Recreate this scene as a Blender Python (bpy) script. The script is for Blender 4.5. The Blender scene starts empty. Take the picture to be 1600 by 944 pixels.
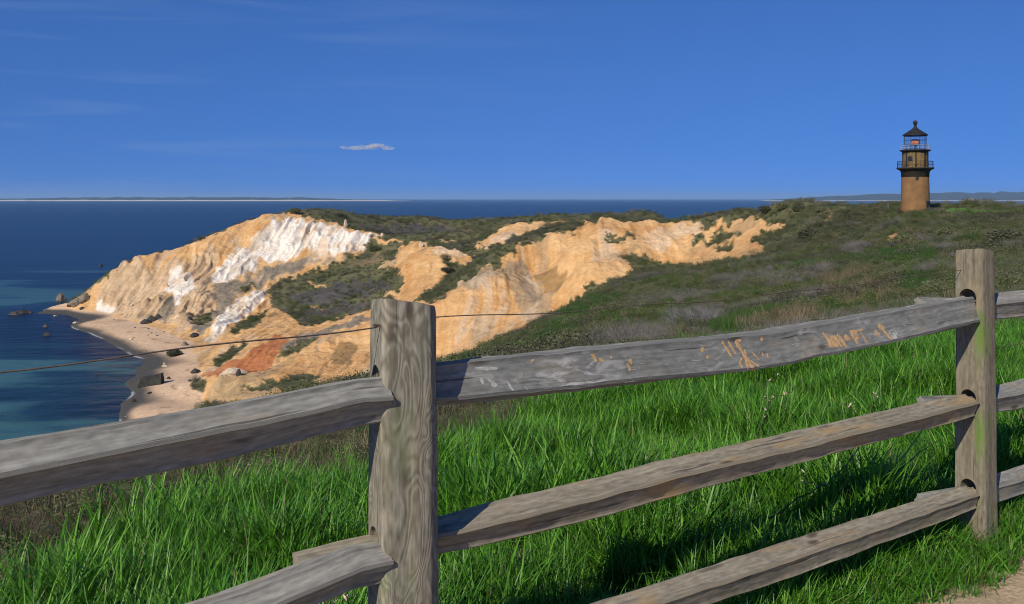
import bpy, bmesh, math, random
import numpy as np
from mathutils import Vector, Matrix, noise as mnoise
from mathutils.bvhtree import BVHTree

R = math.radians
rng = np.random.default_rng(7)
random.seed(7)
C = bpy.context.scene.collection
scene = bpy.context.scene

# ------------------------------------------------------------------ camera, sky, sun, exposure
EYE = 40.0                                   # metres above the sea
cd = bpy.data.cameras.new("camera")
cam = bpy.data.objects.new("camera", cd)
C.objects.link(cam)
cam.location = (0, 0, EYE)
cam.rotation_euler = (R(90), 0, 0)
cd.sensor_width = 36
cd.lens = 33.75
cd.shift_y = -0.10125
cd.clip_start = 0.05
cd.clip_end = 120000
scene.camera = cam

SUN_EL = 36.0
SUN_DIR = Vector((-0.51, -0.86, 0)).normalized() * math.cos(R(SUN_EL)) + Vector((0, 0, math.sin(R(SUN_EL))))
world = bpy.data.worlds.new("World")
scene.world = world
world.use_nodes = True
wn, wl = world.node_tree.nodes, world.node_tree.links
wn.clear()
wo = wn.new("ShaderNodeOutputWorld")
bg = wn.new("ShaderNodeBackground")
bg.inputs[1].default_value = 0.085
sky = wn.new("ShaderNodeTexSky")
sky.sky_type = 'NISHITA'
sky.sun_disc = False
sky.sun_elevation = R(SUN_EL)
sky.sun_rotation = math.atan2(SUN_DIR.x, SUN_DIR.y)
sky.altitude = 40
sky.air_density = 1.0
sky.dust_density = 0.35
sky.ozone_density = 2.5
tint = wn.new("ShaderNodeMix"); tint.data_type = 'RGBA'; tint.blend_type = 'MULTIPLY'
tint.inputs[0].default_value = 1.0
tint.inputs[7].default_value = (0.465, 0.875, 1.54, 1)
wl.new(sky.outputs[0], tint.inputs[6])
# polarised look: the pale band at the horizon is pressed down
sc0 = wn.new("ShaderNodeTexCoord")
sv = wn.new("ShaderNodeVectorMath"); sv.operation = 'MULTIPLY_ADD'
sv.inputs[1].default_value = (1, 1, 1.0); sv.inputs[2].default_value = (0, 0, 0.27)
wl.new(sc0.outputs['Generated'], sv.inputs[0])
sn = wn.new("ShaderNodeVectorMath"); sn.operation = 'NORMALIZE'
wl.new(sv.outputs[0], sn.inputs[0]); wl.new(sn.outputs[0], sky.inputs[0])
# thin cirrus, part of the sky itself (keyed on direction)
tc = wn.new("ShaderNodeTexCoord")
mp = wn.new("ShaderNodeMapping"); mp.inputs['Rotation'].default_value = (0, R(-9), 0)
mp.inputs['Scale'].default_value = (2.2, 2.2, 26)
wl.new(tc.outputs['Generated'], mp.inputs[0])
cn = wn.new("ShaderNodeTexNoise"); cn.inputs['Scale'].default_value = 1.7; cn.inputs['Detail'].default_value = 5
cn.inputs['Distortion'].default_value = 0.6
wl.new(mp.outputs[0], cn.inputs['Vector'])
cr = wn.new("ShaderNodeValToRGB")
cr.color_ramp.elements[0].position = 0.50; cr.color_ramp.elements[1].position = 0.85
wl.new(cn.outputs['Fac'], cr.inputs[0])
sx = wn.new("ShaderNodeSeparateXYZ"); wl.new(tc.outputs['Generated'], sx.inputs[0])
side = wn.new("ShaderNodeMapRange")          # more of it towards the left of the sky
side.inputs['From Min'].default_value = 0.12; side.inputs['From Max'].default_value = -0.45
side.inputs['To Min'].default_value = 0.0; side.inputs['To Max'].default_value = 0.34
wl.new(sx.outputs['X'], side.inputs['Value'])
mu = wn.new("ShaderNodeMath"); mu.operation = 'MULTIPLY'
wl.new(cr.outputs[0], mu.inputs[0]); wl.new(side.outputs[0], mu.inputs[1])
cm = wn.new("ShaderNodeMix"); cm.data_type = 'RGBA'
cm.inputs[7].default_value = (3.0, 4.4, 7.2, 1)
wl.new(mu.outputs[0], cm.inputs[0]); wl.new(tint.outputs[2], cm.inputs[6])
wl.new(cm.outputs[2], bg.inputs[0])
wl.new(bg.outputs[0], wo.inputs[0])

sd = bpy.data.lights.new("sun", 'SUN')
sd.energy = 4.7
sd.angle = R(0.53)
sd.color = (1.0, 0.90, 0.74)
sun = bpy.data.objects.new("sun", sd)
C.objects.link(sun)
sun.rotation_euler = (-SUN_DIR).to_track_quat('-Z', 'Y').to_euler()

vs = scene.view_settings
vs.view_transform = 'Standard'
vs.look = 'None'
vs.gamma = 1
vs.use_curve_mapping = False
vs.exposure = 0.0
scene.cycles.max_bounces = 6
scene.cycles.transparent_max_bounces = 16
scene.cycles.volume_bounces = 0
scene.cycles.filter_width = 1.05

# ------------------------------------------------------------------ helpers
def link(name, me, mat=None, parent=None):
    o = bpy.data.objects.new(name, me)
    C.objects.link(o)
    if mat is not None:
        me.materials.append(mat)
    if parent is not None:
        o.parent = parent
    return o

def obj(name, bm, mat=None, parent=None, smooth=False):
    me = bpy.data.meshes.new(name)
    bm.normal_update()
    bm.to_mesh(me)
    bm.free()
    if smooth:
        me.shade_smooth()
    return link(name, me, mat, parent)

def np_mesh(name, verts, faces, smooth=False):
    """faces: (N,k) int array"""
    me = bpy.data.meshes.new(name)
    verts = np.asarray(verts, np.float32)
    faces = np.asarray(faces, np.int32)
    n, k = faces.shape
    me.vertices.add(len(verts))
    me.vertices.foreach_set('co', verts.ravel())
    me.loops.add(n * k)
    me.loops.foreach_set('vertex_index', faces.ravel())
    me.polygons.add(n)
    me.polygons.foreach_set('loop_start', np.arange(0, n * k, k, dtype=np.int32))
    me.polygons.foreach_set('use_smooth', np.full(n, smooth, bool))
    me.update(calc_edges=True)
    me.validate()
    return me

def tag(o, label=None, cat=None, group=None, kind=None):
    if label: o['label'] = label
    if cat: o['category'] = cat
    if group: o['group'] = group
    if kind: o['kind'] = kind
    return o

def thing(name, label, cat, loc=(0, 0, 0), rz=0, group=None):
    o = bpy.data.objects.new(name, None)
    o.empty_display_size = 0.1
    C.objects.link(o)
    o.location = loc
    o.rotation_euler = (0, 0, rz)
    return tag(o, label, cat, group)

def hash2(ix, iy, seed):
    h = (ix.astype(np.int64) * 374761393 + iy.astype(np.int64) * 668265263 + seed * 1442695041) & 0xffffffff
    h = ((h ^ (h >> 13)) * 1274126177) & 0xffffffff
    h = h ^ (h >> 16)
    return (h & 0xffff).astype(np.float32) / 32768.0 - 1.0

def vn(x, y, seed=0):
    ix = np.floor(x); iy = np.floor(y)
    fx = (x - ix).astype(np.float32); fy = (y - iy).astype(np.float32)
    ix = ix.astype(np.int64); iy = iy.astype(np.int64)
    sx_ = fx * fx * fx * (fx * (fx * 6 - 15) + 10); sy_ = fy * fy * fy * (fy * (fy * 6 - 15) + 10)
    a = hash2(ix, iy, seed); b = hash2(ix + 1, iy, seed); c = hash2(ix, iy + 1, seed); d = hash2(ix + 1, iy + 1, seed)
    return (a + (b - a) * sx_) * (1 - sy_) + (c + (d - c) * sx_) * sy_

def fbm(x, y, octv=4, seed=0, gain=0.5):
    o = 0; amp = 1.0; tot = 0
    for k in range(octv):
        o = o + amp * vn(x * 2 ** k + 13.7 * k, y * 2 ** k - 7.1 * k, seed + k * 31)
        tot += amp; amp *= gain
    return o / tot

def ridged(x, y, octv=4, seed=0):
    o = 0; amp = 1.0; tot = 0
    for k in range(octv):
        o = o + amp * (1 - np.abs(vn(x * 2 ** k + 3.1 * k, y * 2 ** k + 9.2 * k, seed + 17 * k)) * 2)
        tot += amp; amp *= 0.5
    return o / tot

def smooth(a, b, x):
    t = np.clip((x - a) / (b - a), 0, 1)
    return t * t * (3 - 2 * t)

# ------------------------------------------------------------------ materials
def new_mat(name):
    m = bpy.data.materials.new(name)
    m.use_nodes = True
    nt = m.node_tree
    return m, nt.nodes, nt.links, nt.nodes['Principled BSDF']

def N(nodes, typ, **kw):
    n = nodes.new(typ)
    for k, v in kw.items():
        setattr(n, k, v)
    return n

def ramp(nodes, stops):
    r = nodes.new("ShaderNodeValToRGB")
    e = r.color_ramp.elements
    e[0].position, e[0].color = stops[0][0], (*stops[0][1], 1)
    e[1].position, e[1].color = stops[-1][0], (*stops[-1][1], 1)
    for p, c in stops[1:-1]:
        q = e.new(p); q.color = (*c, 1)
    return r

def noise_mat(name, c0, c1, scale=5, rough=0.85, bump=0.3, detail=6, spec=0.25, dist=0.02):
    m, n, l, b = new_mat(name)
    t = N(n, "ShaderNodeTexCoord")
    z = N(n, "ShaderNodeTexNoise"); z.inputs['Scale'].default_value = scale; z.inputs['Detail'].default_value = detail
    l.new(t.outputs['Object'], z.inputs['Vector'])
    r = ramp(n, [(0.3, c0), (0.7, c1)])
    l.new(z.outputs['Fac'], r.inputs[0]); l.new(r.outputs[0], b.inputs['Base Color'])
    b.inputs['Roughness'].default_value = rough
    b.inputs['Specular IOR Level'].default_value = spec
    if bump:
        bp = N(n, "ShaderNodeBump"); bp.inputs['Strength'].default_value = bump; bp.inputs['Distance'].default_value = dist
        l.new(z.outputs['Fac'], bp.inputs['Height']); l.new(bp.outputs[0], b.inputs['Normal'])
    return m

def leaf_mat(name, c0, c1, c2, trans=0.35, rough=0.6, spec=0.25):
    """leaf colours vary per clump (object random) and per leaf (mesh attribute 'tint')"""
    m, n, l, b = new_mat(name)
    oi = N(n, "ShaderNodeObjectInfo")
    at = N(n, "ShaderNodeAttribute", attribute_name='tint')
    ad = N(n, "ShaderNodeMath", operation='MULTIPLY_ADD')
    ad.inputs[1].default_value = 0.55
    l.new(at.outputs['Fac'], ad.inputs[0])
    m2 = N(n, "ShaderNodeMath", operation='MULTIPLY'); m2.inputs[1].default_value = 0.45
    l.new(oi.outputs['Random'], m2.inputs[0]); l.new(m2.outputs[0], ad.inputs[2])
    r = ramp(n, [(0.05, c0), (0.5, c1), (0.95, c2)])
    l.new(ad.outputs[0], r.inputs[0]); l.new(r.outputs[0], b.inputs['Base Color'])
    b.inputs['Roughness'].default_value = rough
    b.inputs['Specular IOR Level'].default_value = spec
    if trans:
        tr = N(n, "ShaderNodeBsdfTranslucent"); l.new(r.outputs[0], tr.inputs[0])
        mx = N(n, "ShaderNodeMixShader"); mx.inputs[0].default_value = trans
        l.new(b.outputs[0], mx.inputs[1]); l.new(tr.outputs[0], mx.inputs[2])
        l.new(mx.outputs[0], n['Material Output'].inputs[0])
    return m

def wood_mat(name, dark, mid, pale, figure=0.0, ochre=0.35, moss=0.0, amp=1.0, scuff=0.0, check=0.75):
    """weathered wood: 'grain' attribute holds (metres along, metres around, 0)"""
    m, n, l, b = new_mat(name)
    at = N(n, "ShaderNodeAttribute", attribute_name='grain')
    def nz(sx_, sy_, scale=1, detail=5, dist=0.0, off=0):
        mp_ = N(n, "ShaderNodeMapping"); mp_.inputs['Scale'].default_value = (sx_, sy_, 1); mp_.inputs['Location'].default_value = (off, off * 1.7, off)
        l.new(at.outputs['Vector'], mp_.inputs[0])
        z = N(n, "ShaderNodeTexNoise"); z.inputs['Scale'].default_value = scale; z.inputs['Detail'].default_value = detail; z.inputs['Distortion'].default_value = dist
        l.new(mp_.outputs[0], z.inputs['Vector'])
        return z
    fine = nz(7, 105, detail=6)
    streak = nz(1.6, 34, detail=8, dist=0.3, off=3)
    blot = nz(4, 11, detail=5, off=9)
    mott = nz(26, 75, detail=8, off=4)
    sw = nz(3.6, 9.0, detail=2.2, dist=0.7, off=1.3)
    # flat-sawn figure: contour lines of a smooth field
    k = N(n, "ShaderNodeMath", operation='MULTIPLY'); k.inputs[1].default_value = 88
    l.new(sw.outputs['Fac'], k.inputs[0])
    s = N(n, "ShaderNodeMath", operation='SINE'); l.new(k.outputs[0], s.inputs[0])
    s2 = N(n, "ShaderNodeMath", operation='MULTIPLY_ADD'); s2.inputs[1].default_value = 0.5; s2.inputs[2].default_value = 0.5
    l.new(s.outputs[0], s2.inputs[0])
    fm = N(n, "ShaderNodeMix"); fm.inputs[0].default_value = figure
    l.new(streak.outputs['Fac'], fm.inputs[2]); l.new(s2.outputs[0], fm.inputs[3])
    h0 = N(n, "ShaderNodeMath", operation='MULTIPLY_ADD'); h0.inputs[1].default_value = 0.34; 
    l.new(fine.outputs['Fac'], h0.inputs[0])
    h1 = N(n, "ShaderNodeMath", operation='MULTIPLY'); h1.inputs[1].default_value = 0.30
    l.new(fm.outputs[0], h1.inputs[0]); l.new(h1.outputs[0], h0.inputs[2])
    h2 = N(n, "ShaderNodeMath", operation='MULTIPLY_ADD'); h2.inputs[1].default_value = 0.40
    l.new(mott.outputs['Fac'], h2.inputs[0]); l.new(h0.outputs[0], h2.inputs[2])
    col = ramp(n, [(0.34, dark), (0.51, mid), (0.71, pale)])
    l.new(h2.outputs[0], col.inputs[0])
    # ochre lichen and yellow-brown staining
    orp = ramp(n, [(0.54, (0, 0, 0)), (0.74, (ochre,) * 3)])
    l.new(blot.outputs['Fac'], orp.inputs[0])
    oc = N(n, "ShaderNodeMix", data_type='RGBA'); oc.inputs[7].default_value = (0.36, 0.235, 0.10, 1)
    l.new(orp.outputs[0], oc.inputs[0]); l.new(col.outputs[0], oc.inputs[6])
    out = oc.outputs[2]
    # dark checks along the grain
    ck = nz(2.0, 60, detail=3, dist=0.3, off=17)
    ckr = ramp(n, [(0.29, (1, 1, 1)), (0.345, (0, 0, 0))])
    l.new(ck.outputs['Fac'], ckr.inputs[0])
    dk = N(n, "ShaderNodeMix", data_type='RGBA'); dk.inputs[7].default_value = (0.045, 0.04, 0.035, 1)
    dks = N(n, "ShaderNodeMath", operation='MULTIPLY'); dks.inputs[1].default_value = check
    l.new(ckr.outputs[0], dks.inputs[0]); l.new(dks.outputs[0], dk.inputs[0]); l.new(out, dk.inputs[6])
    out = dk.outputs[2]
    # a few knots
    kmp = N(n, "ShaderNodeMapping"); kmp.inputs['Scale'].default_value = (3.2, 9, 1)
    l.new(at.outputs['Vector'], kmp.inputs[0])
    kv = N(n, "ShaderNodeTexVoronoi"); kv.inputs['Scale'].default_value = 1.0; kv.inputs['Randomness'].default_value = 1.0
    l.new(kmp.outputs[0], kv.inputs['Vector'])
    kr = ramp(n, [(0.05, (0.8, 0.8, 0.8)), (0.13, (0, 0, 0))]); l.new(kv.outputs['Distance'], kr.inputs[0])
    kx = N(n, "ShaderNodeMix", data_type='RGBA'); kx.inputs[7].default_value = (0.06, 0.045, 0.03, 1)
    l.new(kr.outputs[0], kx.inputs[0]); l.new(out, kx.inputs[6]); out = kx.outputs[2]
    if scuff:
        s1 = nz(14, 45, detail=4, dist=1.0, off=21); s2_ = nz(3.0, 9, detail=2, off=31)
        sa = ramp(n, [(0.50, (0, 0, 0)), (0.62, (1, 1, 1))]); l.new(s1.outputs['Fac'], sa.inputs[0])
        sb = ramp(n, [(0.50, (0, 0, 0)), (0.66, (scuff,) * 3)]); l.new(s2_.outputs['Fac'], sb.inputs[0])
        sm = N(n, "ShaderNodeMath", operation='MULTIPLY'); l.new(sa.outputs[0], sm.inputs[0]); l.new(sb.outputs[0], sm.inputs[1])
        sx2 = N(n, "ShaderNodeMix", data_type='RGBA'); sx2.inputs[7].default_value = (0.46, 0.45, 0.42, 1)
        l.new(sm.outputs[0], sx2.inputs[0]); l.new(out, sx2.inputs[6]); out = sx2.outputs[2]
    if moss:
        mz = N(n, "ShaderNodeAttribute", attribute_name='moss')
        mm = N(n, "ShaderNodeMath", operation='MULTIPLY'); l.new(mz.outputs['Fac'], mm.inputs[0])
        mr_ = ramp(n, [(0.38, (0, 0, 0)), (0.62, (1, 1, 1))]); l.new(blot.outputs['Fac'], mr_.inputs[0])
        l.new(mr_.outputs[0], mm.inputs[1])
        gm = N(n, "ShaderNodeMix", data_type='RGBA'); gm.inputs[7].default_value = (0.10, 0.19, 0.035, 1)
        l.new(mm.outputs[0], gm.inputs[0]); l.new(out, gm.inputs[6]); out = gm.outputs[2]
    l.new(out, b.inputs['Base Color'])
    b.inputs['Roughness'].default_value = 0.85
    b.inputs['Specular IOR Level'].default_value = 0.2
    hh = N(n, "ShaderNodeMath", operation='SUBTRACT'); l.new(h2.outputs[0], hh.inputs[0]); l.new(dks.outputs[0], hh.inputs[1])
    bp = N(n, "ShaderNodeBump"); bp.inputs['Strength'].default_value = 0.55 * amp; bp.inputs['Distance'].default_value = 0.004
    l.new(hh.outputs[0], bp.inputs['Height']); l.new(bp.outputs[0], b.inputs['Normal'])
    return m

M_RAIL = wood_mat("rail_wood", (0.10, 0.099, 0.086), (0.215, 0.210, 0.184), (0.36, 0.352, 0.31), ochre=0.3)
M_RAIL_CARVED = wood_mat("carved_rail_wood", (0.09, 0.092, 0.084), (0.175, 0.178, 0.162), (0.29, 0.29, 0.265), ochre=0.2, scuff=0.75)
M_RAIL_TAN = wood_mat("rail_wood_tan", (0.10, 0.088, 0.062), (0.235, 0.208, 0.152), (0.39, 0.35, 0.265), ochre=0.9)
M_POST = wood_mat("post_wood", (0.10, 0.090, 0.064), (0.20, 0.183, 0.136), (0.35, 0.325, 0.26), figure=0.46, ochre=0.2, check=0.2, moss=1, amp=1.2)
M_POST_B = wood_mat("post_wood_tan", (0.105, 0.09, 0.06), (0.19, 0.165, 0.115), (0.29, 0.265, 0.205), figure=0.12, ochre=0.5, moss=1, amp=1.2)
M_CUT = noise_mat("cut_wood", (0.34, 0.20, 0.09), (0.56, 0.38, 0.20), 90, 0.8, 0.5, dist=0.001)
M_SCUFF = noise_mat("scuffed_wood", (0.26, 0.255, 0.24), (0.46, 0.45, 0.42), 80, 0.9, 0.2, dist=0.001)
M_WIRE = noise_mat("rusty_wire", (0.06, 0.045, 0.035), (0.14, 0.11, 0.08), 40, 0.7, 0)
M_LEAF = leaf_mat("shrub_leaf", (0.082, 0.092, 0.036), (0.16, 0.168, 0.074), (0.28, 0.275, 0.14), 0.4)
M_LEAF_DK = leaf_mat("shrub_leaf_dark", (0.044, 0.050, 0.025), (0.092, 0.098, 0.053), (0.18, 0.175, 0.10), 0.3)
M_LEAF_GR = leaf_mat("shrub_leaf_green", (0.050, 0.078, 0.020), (0.095, 0.140, 0.036), (0.18, 0.23, 0.07), 0.4)
M_TWIG = leaf_mat("bare_twig", (0.075, 0.070, 0.060), (0.14, 0.132, 0.118), (0.23, 0.215, 0.19), 0, 0.9)
M_TWIG_BR = leaf_mat("brown_twig", (0.045, 0.035, 0.025), (0.09, 0.07, 0.05), (0.16, 0.125, 0.09), 0, 0.9)
M_SILVER = leaf_mat("silver_twig", (0.11, 0.11, 0.11), (0.17, 0.17, 0.17), (0.26, 0.26, 0.255), 0, 0.9)
M_DRY = leaf_mat("dry_blade", (0.10, 0.082, 0.042), (0.18, 0.145, 0.08), (0.32, 0.255, 0.15), 0.3, 0.8)
M_GRASS = leaf_mat("grass_blade", (0.022, 0.074, 0.006), (0.060, 0.200, 0.013), (0.20, 0.44, 0.045), 0.28, 0.45, 0.35)
M_MEADOW = leaf_mat("meadow_blade", (0.032, 0.068, 0.014), (0.052, 0.115, 0.022), (0.11, 0.19, 0.04), 0.35, 0.6)
M_BUD = noise_mat("pale_bud", (0.55, 0.40, 0.33), (0.75, 0.60, 0.52), 30, 0.8, 0)
M_ROCK = noise_mat("boulder", (0.10, 0.085, 0.065), (0.26, 0.21, 0.15), 1.2, 0.9, 0.6, dist=0.2)
M_ROCK_DK = noise_mat("wet_boulder", (0.022, 0.022, 0.02), (0.07, 0.06, 0.05), 1.0, 0.6, 0.6, dist=0.2)
M_ROCK_PALE = noise_mat("pale_boulder", (0.42, 0.34, 0.24), (0.62, 0.50, 0.36), 1.2, 0.9, 0.6, dist=0.2)
M_CONC = noise_mat("old_concrete", (0.025, 0.025, 0.023), (0.06, 0.057, 0.05), 0.8, 0.9, 0.5, dist=0.1)

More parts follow.
